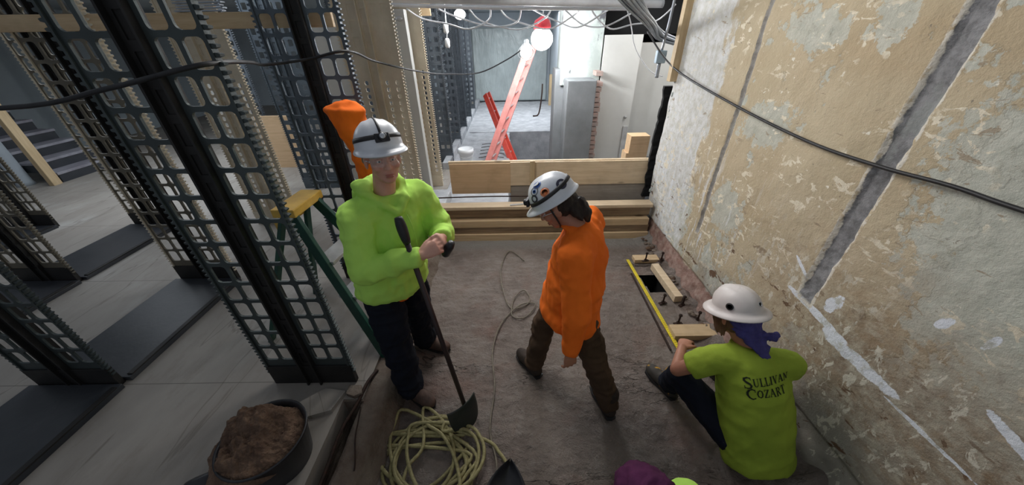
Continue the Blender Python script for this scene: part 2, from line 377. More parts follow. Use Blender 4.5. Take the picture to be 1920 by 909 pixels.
def chain(bm, P, R, cap0=True, cap1=True):
    for i in range(len(P) - 1): capsule(bm, P[i], P[i + 1], R[i], R[i + 1])
    for i, (p, r) in enumerate(zip(P, R)):
        if (i == 0 and not cap0) or (i == len(P) - 1 and not cap1): continue
        ball(bm, p, r * .995, sub=2)
def loft(bm, rings, n=20):
    # rings: (center, side_vec*rx, front_vec*ry)
    R = []
    for c, a, b in rings:
        R.append([bm.verts.new(V(c) + V(a) * math.cos(2 * PI * j / n) + V(b) * math.sin(2 * PI * j / n)) for j in range(n)])
    for p, q in zip(R, R[1:]):
        for j in range(n): bm.faces.new((p[j], p[(j + 1) % n], q[(j + 1) % n], q[j]))
    bm.faces.new(R[0][::-1]); bm.faces.new(R[-1])
def fuse(name, bm, m, parent, voxel=.008, smooth=4, folds=None):
    bmesh.ops.recalc_face_normals(bm, faces=bm.faces)
    o = build(name + '_raw', bm, m)
    md = o.modifiers.new('r', 'REMESH'); md.mode = 'VOXEL'; md.voxel_size = voxel; md.use_smooth_shade = True
    if smooth:
        ms = o.modifiers.new('s', 'SMOOTH'); ms.factor = .5; ms.iterations = smooth
    dg = bpy.context.evaluated_depsgraph_get(); dg.update()
    me = bpy.data.meshes.new_from_object(o.evaluated_get(dg)); old = o.data
    bpy.data.objects.remove(o); bpy.data.meshes.remove(old)
    if folds:
        nr = [v.normal.copy() for v in me.vertices]
        for v, q in zip(me.vertices, nr): v.co += q * folds(v.co)
    me.materials.clear(); me.materials.append(M[m])
    for p in me.polygons: p.use_smooth = True
    o = bpy.data.objects.new(name, me); C.objects.link(o)
    if parent:
        o.parent = parent; o.matrix_parent_inverse = Matrix.Translation(-parent.location)
    return o
def cloth_folds(amp, f=9, dirv=(0, 0, 1), seed=0, f2=26):
    s = V((seed, seed * 2, 3)); d = V(dirv)
    def g(p):
        wv = noise.noise(p * 3.1 + s) * .12
        q = V(((p.x + wv) * f, (p.y - wv) * f, (p.z + wv) * f * .55)) + s
        a = 1 - abs(noise.noise(q)) * 2.4 + .45 * (1 - abs(noise.noise(q * 2.1)) * 2.4)
        b = 1 - abs(noise.noise(V((p.x * f * .5, p.y * f * .5, p.z * f * 1.6)) + s * 1.7)) * 2.4
        return amp * (.55 * a + .55 * b - .5) + amp * .25 * noise.noise(p * f2)
    return g

# ================================================================ SETTING
# pit floor
def n3(x, y, s, o=0): return noise.noise(V((x * s + o, y * s, o)))
def holed(x, y): return abs(x - 1.41 - (y - 2.6) * -.1) < .085 and abs(y - 2.60) < .135
bm = bmesh.new(); nx, ny = 200, 320; x0, x1, y0, y1 = -1.02, 1.72, -.75, 3.62; g = {}
for i in range(nx + 1):
    for j in range(ny + 1):
        px, py = x0 + (x1 - x0) * i / nx, y0 + (y1 - y0) * j / ny
        h = .014 * n3(px, py, 2.5) + .014 * n3(px, py, 7, 5) + .010 * n3(px * .7, py * 1.5, 16, 9) + .004 * n3(px, py, 40, 2)
        if py > 3.2: h *= .3
        if 1.2 < px < 1.66 and 1.95 < py < 2.95: h *= .3
        if px < -.72: h += (-.72 - px) * .25 * (1 + n3(px, py, 6, 3))
        if px > 1.5: h += (px - 1.5) * .28 * (1 + 1.2 * n3(px, py, 9, 8))
        g[i, j] = bm.verts.new((px, py, h - .006))
for i in range(nx):
    for j in range(ny):
        cx, cy = x0 + (x1 - x0) * (i + .5) / nx, y0 + (y1 - y0) * (j + .5) / ny
        if not holed(cx, cy): bm.faces.new((g[i, j], g[i + 1, j], g[i + 1, j + 1], g[i, j + 1]))
o = build('floor', bm, 'pit_concrete', None, True); tag(o, 'rough dusty concrete floor of the narrow work pit', kind='structure')
bm = bmesh.new(); box(bm, 1.30, 1.53, 2.44, 2.76, -.35, -.02)
bmesh.ops.delete(bm, geom=[f for f in bm.faces if f.normal.z > .9 or f.calc_center_median().z > -.03], context='FACES_ONLY')
tag(build('floor_hole', bm, 'painted_dark'), 'black square hole cut in pit floor', kind='structure')

# aisle floor with notch where slabs are broken out
def seg_floor(name, x0, x1, y0, y1, z0, z1, m, lab):
    bm = bmesh.new(); box(bm, x0, x1, y0, y1, z0, z1); tag(build(name, bm, m), lab, kind='structure')
seg_floor('floor_aisle', -9.5, -1.10, -1.2, 12.4, .05, .20, 'marble', 'grey marble slab floor of the stack aisles')
seg_floor('floor_aisle_edge', -1.10, -.98, 1.25, 5.6, .05, .199, 'marble', 'marble floor edge beside the pit')
seg_floor('floor_aisle_back', -1.10, -.98, 5.6, 12.4, .05, .19, 'rear_concrete', 'concrete margin along the rear corridor')
# kerb between aisle and pit: ragged concrete ledge
bm = bmesh.new(); N = 90; prof = []
for j in range(N + 1):
    yy = -1.2 + 4.75 * j / N
    xr = -.835 + .02 * n3(0, yy, 3, 2) + .012 * n3(0, yy, 11, 4) - (.0 if yy < 1.5 else .05)
    xl = -.985 + .012 * n3(0, yy, 5, 7)
    t = .195 + .012 * n3(1, yy, 6, 1)
    prof.append([bm.verts.new(p) for p in ((xl, yy, -.02), (xl + .004, yy, t - .01), (xl + .03, yy, t), ((xl + xr) / 2, yy, t + .006 * n3(2, yy, 9)), (xr - .012, yy, t - .008), (xr + .01 * n3(3, yy, 12), yy, t - .05), (xr + .035 + .012 * n3(4, yy, 9), yy, .07), (xr + .07, yy, -.02))])
for a, b in zip(prof, prof[1:]):
    for k in range(7): bm.faces.new((a[k], b[k], b[k + 1], a[k + 1]))
bm.faces.new(prof[0]); bm.faces.new(prof[-1][::-1])
tag(build('trim_1', bm, 'kerb_concrete', None, True), 'broken brown concrete kerb between aisle floor and pit', kind='structure')
bm = bmesh.new(); box(bm, -1.2, -.80, -1.2, 1.30, -.15, -.06); box(bm, -1.13, -1.1, -1.2, 1.26, -.15, .04)
tag(build('trench_bottom', bm, 'kerb_concrete'), 'dark channel beside the kerb', kind='structure')

tag(build('trench_end', (lambda b: (box(b, -1.12, -.97, 1.24, 1.255, -.15, .19), b)[1])(bmesh.new()), 'kerb_concrete'), 'end face of the dark channel', kind='structure')
bm = bmesh.new(); box(bm, -9.6, 3.7, -1.2, 12.5, -1.0, -.9); tag(build('light_block_slab', bm, 'dark_concrete'), 'unseen slab added below the floors to block light from beneath', kind='structure')  # unseen slab added to stop world light leaking up through floor gaps
# right wall with two chases
def chase(yy, zz):
    rg = .012 * n3(yy, zz, 9, 3) + .006 * n3(yy, zz, 30, 8)
    d = 0
    if zz > .86 + .05 * n3(yy, 0, 14): d = max(d, min(1, max(0, (.05 + rg - abs(yy - 1.445)) / .01)) * .022)
    if zz > .6: d = max(d, min(1, max(0, (.026 + rg * .6 - abs(yy - 2.615)) / .01)) * .012)
    return d
bm = bmesh.new(); ny, nz = 470, 200; g = {}
for j in range(ny + 1):
    for k in range(nz + 1):
        yy, zz = -.9 + 4.66 * j / ny, -.03 + 2.75 * k / nz
        d = chase(yy, zz)
        h = .012 * n3(yy, zz, 2, 4) + .005 * n3(yy, zz, 8, 6) + .002 * n3(yy, zz, 28, 2)
        if zz < .22: h += -.02 if zz > .19 else (.19 - zz) * .32 + .02 * n3(yy, zz, 12, 5) - .02
        ye = yy
        if j == ny: ye += .03 * n3(0, zz, 7, 1) + (.02 if zz > .5 else -.10 * (1 - zz / .5)) 
        g[j, k] = bm.verts.new((1.70 + d - h, ye, zz))
for j in range(ny):
    for k in range(nz): bm.faces.new((g[j, k], g[j + 1, k], g[j + 1, k + 1], g[j, k + 1]))
tag(build('wall_right', bm, 'plaster', None, True), 'tan scraped plaster wall with two vertical chases', kind='structure')
bm = bmesh.new(); box(bm, 1.76, 1.98, -.9, 3.72, -.05, 2.72)
tag(build('wall_right_core', bm, 'dark_concrete'), 'masonry core behind the scraped plaster', kind='structure')
# ragged plaster edge chips at the wall end
bm = bmesh.new()
for i in range(46):
    zz = .35 + i * .032; s = random.uniform(.012, .03)
    ball(bm, (1.735 + random.uniform(-.03, .03), 3.735 + random.uniform(-.015, .02), zz), (s, s * .7, s * random.uniform(.8, 1.8)), sub=1)
tag(build('trim_2', bm, 'mottled'), 'ragged broken end of the plaster wall', kind='structure')

# pit end: retaining face
seg_floor('pit_end_wall', -.98, 1.72, 3.62, 3.66, -.05, .22, 'dark_concrete', 'concrete face at the far end of the pit')
seg_floor('trench_floor', -1.0, 1.76, 3.66, 3.90, -.1, .12, 'gravel', 'gravelly strip between the two timber forms')
# rear corridor: slab on the left, sunken bay on the right
bm = bmesh.new(); NX, NY = 20, 110; g = {}
for i in range(NX + 1):
    for j in range(NY + 1):
        px, py = -1.0 + .95 * i / NX, 3.95 + 4.1 * j / NY
        if i == NX: px += .03 * n3(px, py, 5)
        g[i, j] = bm.verts.new((px, py, .19 + .012 * n3(px, py, 5, 3)))
for i in range(NX):
    for j in range(NY): bm.faces.new((g[i, j], g[i + 1, j], g[i + 1, j + 1], g[i, j + 1]))
for j in range(NY):
    a, b = g[NX, j], g[NX, j + 1]; c1 = bm.verts.new((a.co.x, a.co.y, -.7)); c2 = bm.verts.new((b.co.x, b.co.y, -.7)); bm.faces.new((a, c1, c2, b))
tag(build('rear_slab', bm, 'rear_concrete'), 'pale concrete slab strip in the rear corridor', kind='structure')
seg_floor('rear_floor', -1.0, 3.6, 8.05, 12.4, -.75, .20, 'rear_concrete', 'pale gravelly concrete floor before the sheeted opening')
seg_floor('sunken_bay_floor', -.1, 3.6, 3.92, 8.05, -.75, -.7, 'dark_concrete', 'bottom of the sunken bay')
seg_floor('side_room_floor', .95, 3.6, 5.3, 8.05, -.7, .19, 'dark_concrete', 'floor of side room beyond the wall end')
for j in range(1): pass
# kerb along left of rear corridor
bm = bmesh.new(); bar(bm, (-1.13, 5.5, .25), (-1.13, 12.2, .25), .12, .14); bevel(bm, .01)
tag(build('trim_3', bm, 'rear_concrete'), 'concrete kerb along the rear corridor stacks', kind='structure')
# walls behind
seg_floor('wall_back', -9.5, 4.2, 12.4, 12.6, 0, 2.75, 'back_wall', 'pale blue grey back wall')
seg_floor('wall_left', -9.7, -9.5, -1.2, 12.6, 0, 2.75, 'pale_wall', 'pale grey green far left wall')
seg_floor('wall_side_room', 3.6, 3.75, 3.5, 12.6, -.7, 2.75, 'render_white', 'white wall of the side room')
seg_floor('ceiling', -9.5, 3.75, 4.6, 12.6, 2.75, 2.9, 'pale_wall', 'grey ceiling over the rear rooms')
seg_floor('wall_corridor_right', 1.30, 1.42, 5.95, 12.4, .1, 2.75, 'back_wall', 'pale corridor wall right of the sheeted opening')

# pier: mottled plaster above, concrete block below
seg_floor('pier_plaster', .80, 1.42, 5.86, 6.35, 1.45, 2.75, 'mottled', 'mottled grey green plastered pier')
bm = bmesh.new(); box(bm, .72, 1.2, 5.9, 6.3, -.7, 1.68); bevel(bm, .015)
tag(build('pier_block_tall', bm, 'concrete_block'), 'tall grey concrete block face behind the nearer block', kind='structure')
bm = bmesh.new(); box(bm, .86, 1.30, 5.45, 5.88, -.7, 1.56); bevel(bm, .015)
tag(build('pier_block', bm, 'concrete_block'), 'nearer smooth grey concrete pier block', kind='structure')
bm = bmesh.new()
for k in range(20):
    zz = .25 + k * .075
    if zz > 1.45 and k % 2: continue
    box(bm, 1.32 + random.uniform(-.01, .01), 1.42 + random.uniform(-.01, .02), 5.62 + random.uniform(-.01, .02), 5.86, zz, zz + .062)
tag(build('brick_jamb', bm, 'brick_red'), 'ragged red brick edge beside the concrete pier', kind='structure')

# white doors
def door(name, x0, x1, y, z0, z1, lab, lock):
    bm = bmesh.new(); box(bm, x0, x1, y, y + .04, z0, z1); bevel(bm, .004)
    d = tag(build(name, bm, 'render_white'), lab, kind='structure')
    if lock:
        bm = bmesh.new(); lathe(bm, [(.022, 0), (.025, .01), (.012, .03), (.02, .045), (.0, .055)], 16, Matrix.Translation((x1 - .09, y - .002, .95)) @ Matrix.Rotation(PI / 2, 4, 'X'), False)
        build('door_knob', bm, 'steel', d, True)
        bm = bmesh.new(); box(bm, x1 - .10, x1 - .02, y - .03, y - .001, .19, .80); bevel(bm, .004); build('kick_bar', bm, 'steel', d)
    return d
door('door_1', 1.44, 2.02, 5.84, .2, 2.13, 'white door leaf behind the concrete pier', True)
door('door_2', 2.05, 2.72, 6.0, .2, 2.02, 'white door leaf beside the dark opening', False)
seg_floor('wall_dark_opening', 2.70, 3.6, 6.3, 6.34, .2, 2.75, 'painted_dark', 'black panel standing in for the unlit opening beside the white door')
seg_floor('soffit_dark', 1.42, 3.6, 6.1, 6.3, 2.13, 2.75, 'painted_dark', 'black box standing in for the unlit void above the white doors')

# sheeted opening
o = board('window_1', -1.25, 1.22, 12.3, 12.38, .22, 2.4, 'back_wall'); tag(o, 'opening at corridor end covered with plastic sheet', kind='structure')
bm = bmesh.new(); g = {}
for i in range(61):
    for k in range(51):
        xx, zz = -1.2 + 2.4 * i / 60, .24 + 2.12 * k / 50
        g[i, k] = bm.verts.new((xx, 12.22 + .025 * n3(xx, zz * .4, 2.5, 3) + .008 * n3(xx, zz, 7, 1), zz))
for i in range(60):
    for k in range(50): bm.faces.new((g[i, k], g[i + 1, k], g[i + 1, k + 1], g[i, k + 1]))
s = build('plastic_sheet', bm, 'sheet', None, True); tag(s, 'translucent plastic sheet hung over the far corridor opening', 'sheet')
md = s.modifiers.new('t', 'SOLIDIFY'); md.thickness = .002

# ================================================================ STACK UPRIGHTS
def rr_ring(cx, cz, w, h, r, seg=4):
    pts = []
    for (sx, sz, a0) in ((1, 1, 0), (-1, 1, PI / 2), (-1, -1, PI), (1, -1, 1.5 * PI)):
        for k in range(seg + 1):
            a = a0 + PI / 2 * k / seg
            pts.append((cx + sx * (w / 2 - r) + r * math.cos(a), cz + sz * (h / 2 - r) + r * math.sin(a)))
    return pts
def cell_face(bm, x0, x1, z0, z1, w, h, r, y=0, fill=None):
    cx, cz = (x0 + x1) / 2, (z0 + z1) / 2; pts = rr_ring(cx, cz, w, h, r); n_ = len(pts); q = n_ // 4
    inner = [bm.verts.new((p[0], y, p[1])) for p in pts]
    outer = []
    for i, p in enumerate(pts):
        c_ = i // q; k = (i % q) / (q - 1)
        a, b, c2 = {0: ((x1, cz), (x1, z1), (cx, z1)), 1: ((cx, z1), (x0, z1), (x0, cz)), 2: ((x0, cz), (x0, z0), (cx, z0)), 3: ((cx, z0), (x1, z0), (x1, cz))}[c_]
        if k < .5: t = k * 2; P = (a[0] + (b[0] - a[0]) * t, a[1] + (b[1] - a[1]) * t)
        else: t = k * 2 - 1; P = (b[0] + (c2[0] - b[0]) * t, b[1] + (c2[1] - b[1]) * t)
        outer.append(bm.verts.new((P[0], y, P[1])))
    for i in range(n_):
        j = (i + 1) % n_
        try: bm.faces.new((outer[i], outer[j], inner[j], inner[i]))
        except ValueError: pass
    if fill is not None:
        f = [bm.verts.new((p[0], y + fill, p[1])) for p in pts]
        for i in range(n_): bm.faces.new((inner[i], inner[(i + 1) % n_], f[(i + 1) % n_], f[i]))
        bm.faces.new(f)
UH = 2.52; PITCH = .1255; BASE = .217
def quad(bm, x0, x1, z0, z1, y=0): bm.faces.new([bm.verts.new(p) for p in ((x0, y, z0), (x1, y, z0), (x1, y, z1), (x0, y, z1))])
def web(sign, style):
    bm = bmesh.new(); xs = [.056, .156, .252]
    def X(a, b): return (a, b) if sign > 0 else (-b, -a)
    quad(bm, *X(.045, xs[0]), 0, UH); quad(bm, *X(xs[2], .262), 0, UH); quad(bm, *X(xs[0], xs[2]), 0, BASE)
    rows = 18; zt = BASE + rows * PITCH
    quad(bm, *X(xs[0], xs[2]), zt, UH)
    for i in range(rows):
        z0 = BASE + i * PITCH
        for a, b in zip(xs, xs[1:]):
            if style == 'blind' and i < 11:
                for k in range(2):
                    if i % 12 == 5 and k == 1: pass
                    cell_face(bm, *X(a, b), z0 + k * PITCH / 2, z0 + (k + 1) * PITCH / 2, .036, .040, .013)
            elif style == 'blind':
                cell_face(bm, *X(a, b), z0, z0 + PITCH, .062, .092, .004, 0, .0035)
            elif style == 'small':
                cell_face(bm, *X(a, b), z0, z0 + PITCH, .060, .070, .010)
            else:
                cell_face(bm, *X(a, b), z0, z0 + PITCH, .079, .105, .020)
    bmesh.ops.remove_doubles(bm, verts=bm.verts, dist=.0002)
    r = bmesh.ops.extrude_face_region(bm, geom=list(bm.faces))
    for v in r['geom']:
        if isinstance(v, bmesh.types.BMVert): v.co.y += .011
    bmesh.ops.recalc_face_normals(bm, faces=bm.faces)
    return bm
def teeth(sign):
    bm = bmesh.new(); k = 0; z = .10
    while z < UH - .03:
        # hooked shelf tooth: tapered prism
        pts = [(.262, z), (.284, z + .006), (.286, z + .014), (.276, z + .017), (.262, z + .018)]
        A = [bm.verts.new((sign * p[0], -.006, p[1])) for p in pts]; B = [bm.verts.new((sign * p[0], .017, p[1])) for p in pts]
        bm.faces.new(A); bm.faces.new(B[::-1])
        for i in range(5): bm.faces.new((A[i], B[i], B[(i + 1) % 5], A[(i + 1) % 5]))
        z += .0285
    box(bm, *((.256, .266) if sign > 0 else (-.266, -.256)), -.010, .021, 0, UH)
    bmesh.ops.recalc_face_normals(bm, faces=bm.faces)
    return bm
def spine():
    bm = bmesh.new()
    for s in (-1, 1):
        box(bm, s * .042 - .005, s * .042 + .005, -.030, .041, 0, UH)
    # central plate with tall slots
    z0 = .2
    box(bm, -.045, -.02, -.004, .012, 0, UH); box(bm, .02, .045, -.004, .012, 0, UH); box(bm, -.02, .02, -.004, .012, 0, z0); box(bm, -.021, .021, .002, .006, 0, UH)
    while z0 < UH - .13:
        box(bm, -.02, .02, -.004, .012, z0 + .09, z0 + PITCH); z0 += PITCH
    box(bm, -.02, .02, -.004, .012, z0, UH)
    return bm
def plinth():
    bm = bmesh.new(); box(bm, -.272, .272, -.012, .024, 0, .17); bevel(bm, .004); return bm
PROTO = {}
def upright(style, m, x, y, label, group, edge=None, rz=0):
    key = (style, m, edge)
    t = thing('stack_upright', label, 'shelf upright', (x, y, .2), rz, group)
    if key not in PROTO:
        p = [build('web_panel', web(-1, style), m), build('web_panel', web(1, style), m), build('toothed_edge', teeth(-1), edge or m), build('toothed_edge', teeth(1), edge or m), build('spine', spine(), m if style != 'open' else 'iron_black'), build('base_plate', plinth(), 'iron_black' if style == 'open' else m)]
        PROTO[key] = p
        for q in p: q.parent = t
    else:
        for q in PROTO[key]:
            c_ = q.copy(); C.objects.link(c_); c_.parent = t
    return t
R0, R1, R2, R3 = -1.335, -2.92, -4.46, -6.0
g0 = 'uprights along the pit'; g1 = 'uprights of the middle stack row'; g2 = 'uprights of the outer stack rows'
def YY(k): return 1.38 + 1.13 * k
upright('open', 'iron_dark', R0, YY(0), 'large dark iron shelf upright with slotted webs, nearest the pit rubble', g0)
upright('open', 'iron_blue', R0, YY(1), 'blue grey slotted iron upright just behind the stepladder', g0)
upright('blind', 'iron_beige', R0, YY(2), 'beige upright with blind panels above small holes, behind the standing man in lime', g0)
upright('blind', 'iron_beige', R0, YY(3), 'beige small-holed upright between white column and timber post', g0)
for k in range(4, 9):
    upright('small' , 'iron_grey', R0, YY(k), ['small-holed grey upright first behind the timber post', 'second grey upright behind the timber post', 'third grey upright behind the timber post', 'fourth grey upright behind the timber post, deep in the corridor', 'grey upright farthest down the corridor beside the plastic sheet'][k - 4], g0)
upright('open', 'iron_dark', R1, YY(0), 'near-black slotted upright standing on the nearest slate plinth', g1)
upright('open', 'iron_olive', R1, YY(1), 'olive grey slotted upright at the far end of the nearest slate plinth row', g1, 'iron_beige')
upright('blind', 'iron_beige', R1, YY(2), 'beige upright seen between the dark near upright and the blue grey one', g1)
upright('small', 'iron_blue', R1, YY(3) , 'dark small-holed upright framed between beige and blue grey uprights', g1)
upright('small', 'iron_grey', R1, YY(5), 'grey small-holed upright far behind the blue grey one', g1)
upright('open', 'iron_olive', R2, YY(1), 'dark brown slotted upright at the frame edge above the slate strip', g2)
upright('open', 'iron_olive', R2, YY(2), 'brownish slotted upright with beige toothed edges before the stair', g2, 'iron_beige')
upright('small', 'iron_grey', R2, YY(4), 'grey small-holed upright deep in the outer row', g2)
upright('open', 'iron_olive', R3, YY(2), 'brown slotted upright by the white column at far left', g2)

# slate plinths the rows stood on
def slate(x, k0, label):
    t = board('slate_plinth', x - .31, x + .31, YY(k0) + .03, YY(k0 + 1) - .02, .2, .235, 'slate', None, .004); 
    tag(t, label, 'plinth', 'slate plinths between uprights')
    bm = bmesh.new(); box(bm, x + .275, x + .31, YY(k0) + .05, YY(k0 + 1) - .05, .235, .245); bevel(bm, .003); build('edge_shade', bm, 'iron_black', t)  # black strip paints the side shadow along the plinth's front edge
slate(R1, -1, 'black slate plinth slab in the lower corner of the floor')
slate(R1, 0, 'black slate plinth slab between near-black and olive uprights')
slate(R2, 1, 'black slate plinth slab beyond the first slab, between the brown uprights')
slate(R2, 0, 'black slate plinth slab in front of the dark brown upright')
slate(R3, 1, 'black slate plinth slab before the brown upright by the white column')
board_ = board

# marble stair far left
t = thing('marble_stair', 'short marble stair with dark slate treads at far left', 'stairs', (-7.45, 5.2, .2))
for k in range(6):
    x1_ = -k * .27; z_ = .0 + k * .165
    board('riser', x1_ - .27, x1_, 0, .95, z_, z_ + .125, 'slate', t)
    board('tread', x1_ - .28, x1_ + .01, -.01, .96, z_ + .125, z_ + .165, 'stair_marble', t)

# ================================================================ TIMBERS
def timber(name, label, cat, *a, **k): return tag(board(name, *a, **k), label, cat)
bm = bmesh.new(); bar(bm, (-4.2, 2.385, 2.26), (-1.18, 2.661, 2.26), .04, .09); bevel(bm, .004); tag(build('timber_beam', bm, 'pine'), 'long horizontal pine two-by-four crossing behind the near uprights', 'timber')
timber('timber_post', 'upright pinkish pine post beside the marble stair', 'timber', -7.50, -7.42, 5.04, 5.16, .2, 2.6, 'pine_v')
t = thing('timber_portal', 'pale pine post and header framing the white column', 'timber', (0, 0, 0))
bm = bmesh.new(); box(bm, -1.36, -1.27, 5.22, 5.31, .2, 2.52); bevel(bm, .004); build('post', bm, 'pine_v', t)
bm = bmesh.new(); box(bm, -1.60, -1.02, 5.18, 5.22, 2.38, 2.52); bevel(bm, .004); build('header', bm, 'pine', t)
# white column behind
bm = bmesh.new()
box(bm, -1.325, -1.20, 4.56, 4.68, .2, 2.42); bevel(bm, .006)
t = tag(build('boxed_column', bm, 'render_white'), 'white boxed column between beige upright and pine post', 'column')
bm = bmesh.new(); ball(bm, (-1.265, 4.56, 2.33), (.04, .025, .025)); build('smoke_alarm', bm, 'steel', t, True)
bm = bmesh.new(); lathe(bm, [(.11, 0), (.09, .06), (.09, 2.5)], 20, Matrix.Translation((-7.95, 5.1, .2)))
tag(build('round_column', bm, 'back_wall', None, True), 'pale round column left of the pinkish post', 'column')
bm = bmesh.new(); lathe(bm, [(.09, 0), (.09, 2.5)], 20, Matrix.Translation((-8.2, 6.9, .2)))
tag(build('round_column', bm, 'back_wall', None, True), 'pale blue column in front of far left wall', 'column')
timber('plywood_sheet', 'brown plywood sheet leaning among the far uprights', 'board', -4.6, -3.6, 5.75, 5.78, .2, 1.08, 'ply')
timber('white_panel', 'tall white panel standing behind the blue grey upright', 'panel', -2.30, -1.85, 4.3, 4.34, .2, 2.3, 'render_white')
timber('white_panel', 'white panel glimpsed through the near upright webs', 'panel', -3.9, -3.45, 4.6, 4.64, .2, 2.2, 'render_white')

# beam stack at the pit end
t = thing('timber_form', 'long stacked timber form across the far end of the pit', 'formwork', (0, 3.5, 0))
for nm, z0, z1, ya, yb, m, xa, xb in (('top_plate', .40, .44, 0, .14, 'pine_pale', -.92, 1.66), ('plank', .27, .40, .06, .10, 'pine_old', -.84, 1.66), ('plank', .175, .262, -.02, .09, 'pine', -.84, 1.64), ('plank', .085, .17, .0, .1, 'pine_old', -.84, 1.66), ('sole_plate', -.02, .08, -.03, .1, 'pine', -.86, 1.66)):
    bm = bmesh.new(); box(bm, xa, xb, ya, yb, z0, z1); bevel(bm, .004); build(nm, bm, m, t)
bm = bmesh.new(); box(bm, -.90, -.81, -.03, .06, .18, .40); bevel(bm, .004); build('end_block', bm, 'pine_v', t)
t = thing('plywood_form', 'plywood barrier boards standing behind the first timber form', 'formwork', (0, 3.9, 0))
bm = bmesh.new(); box(bm, -.77, -.02, 0, .02, .44, .83); bevel(bm, .003); build('panel', bm, 'ply', t)
bm = bmesh.new(); box(bm, -.02, 1.72, .0, .03, .54, .84); bevel(bm, .003); build('panel', bm, 'pine_pale', t)
bm = bmesh.new(); box(bm, -.02, 1.72, .01, .04, .12, .538); bevel(bm, .003); tag(build('panel', bm, 'ply_grey', t), 'grey lower board')  # lower board coloured greyer than the panel above
bm = bmesh.new(); box(bm, -.78, 1.72, .03, .07, .80, .85); bevel(bm, .003); build('top_rail', bm, 'pine_pale', t)
bm = bmesh.new(); box(bm, .22, .28, -.03, .0, .6, .86); bevel(bm, .003); build('cleat', bm, 'pine_v', t)
# rebars between the forms
for i, (zz, yy) in enumerate(((.455, 3.75), (.35, 3.70))):
    bm = bmesh.new(); tube(bm, [(-.95, yy, zz), (-.3, yy + .01, zz + .005), (.4, yy, zz)], .008)
    tag(build('rebar', bm, 'rust', None, True), ['dark reinforcing bar crossing the gap, upper one', 'dark reinforcing bar crossing the gap, lower one'][i], 'rebar', 'rebars between forms')
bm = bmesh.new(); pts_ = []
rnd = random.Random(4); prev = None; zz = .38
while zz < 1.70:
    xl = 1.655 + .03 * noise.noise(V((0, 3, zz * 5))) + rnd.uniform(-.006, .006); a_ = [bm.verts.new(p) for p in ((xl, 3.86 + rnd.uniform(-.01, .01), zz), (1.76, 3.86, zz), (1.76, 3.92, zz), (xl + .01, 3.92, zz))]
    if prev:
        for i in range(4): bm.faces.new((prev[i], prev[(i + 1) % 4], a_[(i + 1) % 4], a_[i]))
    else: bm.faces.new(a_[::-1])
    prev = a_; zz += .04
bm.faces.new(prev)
tag(build('gap_shade_strip', bm, 'painted_dark'), 'ragged black strip standing in for the dark gap where the plaster wall ends', kind='structure')  # black board added as the darkness of the gap beside the wall
bm = bmesh.new(); bar(bm, (-.03, 3.53, .447), (.17, 3.56, .447), .03, .012); bevel(bm, .002)
tag(build('metal_bracket', bm, 'steel'), 'small grey metal bracket lying on the front timber form', 'bracket')
bm = bmesh.new(); tube(bm, [(-1.30, 5.20, 1.62), (-1.29, 5.19, 1.4), (-1.305, 5.2, 1.2), (-1.295, 5.2, 1.05)], .012)
tag(build('red_strap', bm, 'lamp_red', None, True), 'narrow red strap hanging beside the pale pine post', 'strap')
for k in range(6):
    bm = bmesh.new(); bar(bm, (-2.12 + .01 * (k % 3), 2.57 + .01 * (k % 2), 2.312 + k * .014), (-1.84 + .012 * (k % 2), 2.60, 2.314 + k * .015), .045, .008); bevel(bm, .001)
    tag(build('metal_strip', bm, 'galv'), 'thin grey metal strip in the small stack on the horizontal timber', 'strip', 'metal strips on the timber')
# stacked concrete step left of forms
bm = bmesh.new(); box(bm, -1.35, -.86, 3.62, 4.3, .2, .34); box(bm, -1.1, -.92, 3.5, 3.9, .2, .26); bevel(bm, .02, 2)
tag(build('concrete_step', bm, 'rear_concrete'), 'broken pale concrete ledge left of the timber forms', 'ledge')
# offcuts behind orange man's helmet
for i, (a, b) in enumerate((((.55, 3.70, .46), (.95, 3.62, .20)), ((.62, 3.76, .46), (1.0, 3.70, .22)))):
    bm = bmesh.new(); bar(bm, a, b, .09, .03); bevel(bm, .003)
    tag(build('timber_offcut', bm, 'ply'), ['reddish timber offcut leaning between the forms, front one', 'reddish timber offcut leaning between the forms, rear one'][i], 'timber', 'offcuts between forms')
# wood block stack by the wall end
t = thing('timber_stack', 'stepped stack of orange wood blocks beside the wall end', 'timber', (1.62, 4.7, 0))
for k in range(6): board('block', .0 + .035 * (k // 2), .34, 0, .2, .2 + k * .12, .32 + k * .12, 'ply', t)
board('prop', .05, .3, .02, .2, -.7, .2, 'pine_old', t)
timber('timber_post', 'pale timber post fixed at the far end of the plaster wall', 'timber', 1.63, 1.72, 3.72, 3.80, 1.72, 2.6, 'pine_v')

# ================================================================ FLOOR DETAILS: anchor plate
bm = bmesh.new(); P = []
box(bm, -.006, .006, 0, 1.30, .012, .016); 
o = build('tape_measure', bm, 'yellow'); 
bm = bmesh.new()
for k in range(64): box(bm, -.004, (.002 if k % 5 else .006), .01 + k * .02, .012 + k * .02, .0161, .0166)
o2 = build('graduations', bm, 'ink', o)
o.location = (1.272, 2.99, .0); o.rotation_euler = (0, 0, PI + .028)
o.scale = (2.6, 1, 1); tag(o, 'extended yellow tape measure lying beside the anchor bolts', 'tape measure')
bm = bmesh.new(); box(bm, 1.235, 1.25, 1.75, 2.75, .0, .012); bevel(bm, .002)
tag(build('steel_strip', bm, 'rust'), 'thin dark steel strip alongside the yellow tape', 'strip')
timber('timber_block', 'short pine block under the two farthest anchor bolts', 'timber', 1.33, 1.60, 2.93, 3.03, .005, .05, 'pine')
timber('timber_block', 'thicker pine block nearest the seated worker', 'timber', 1.31, 1.66, 1.85, 1.98, .0, .055, 'pine')
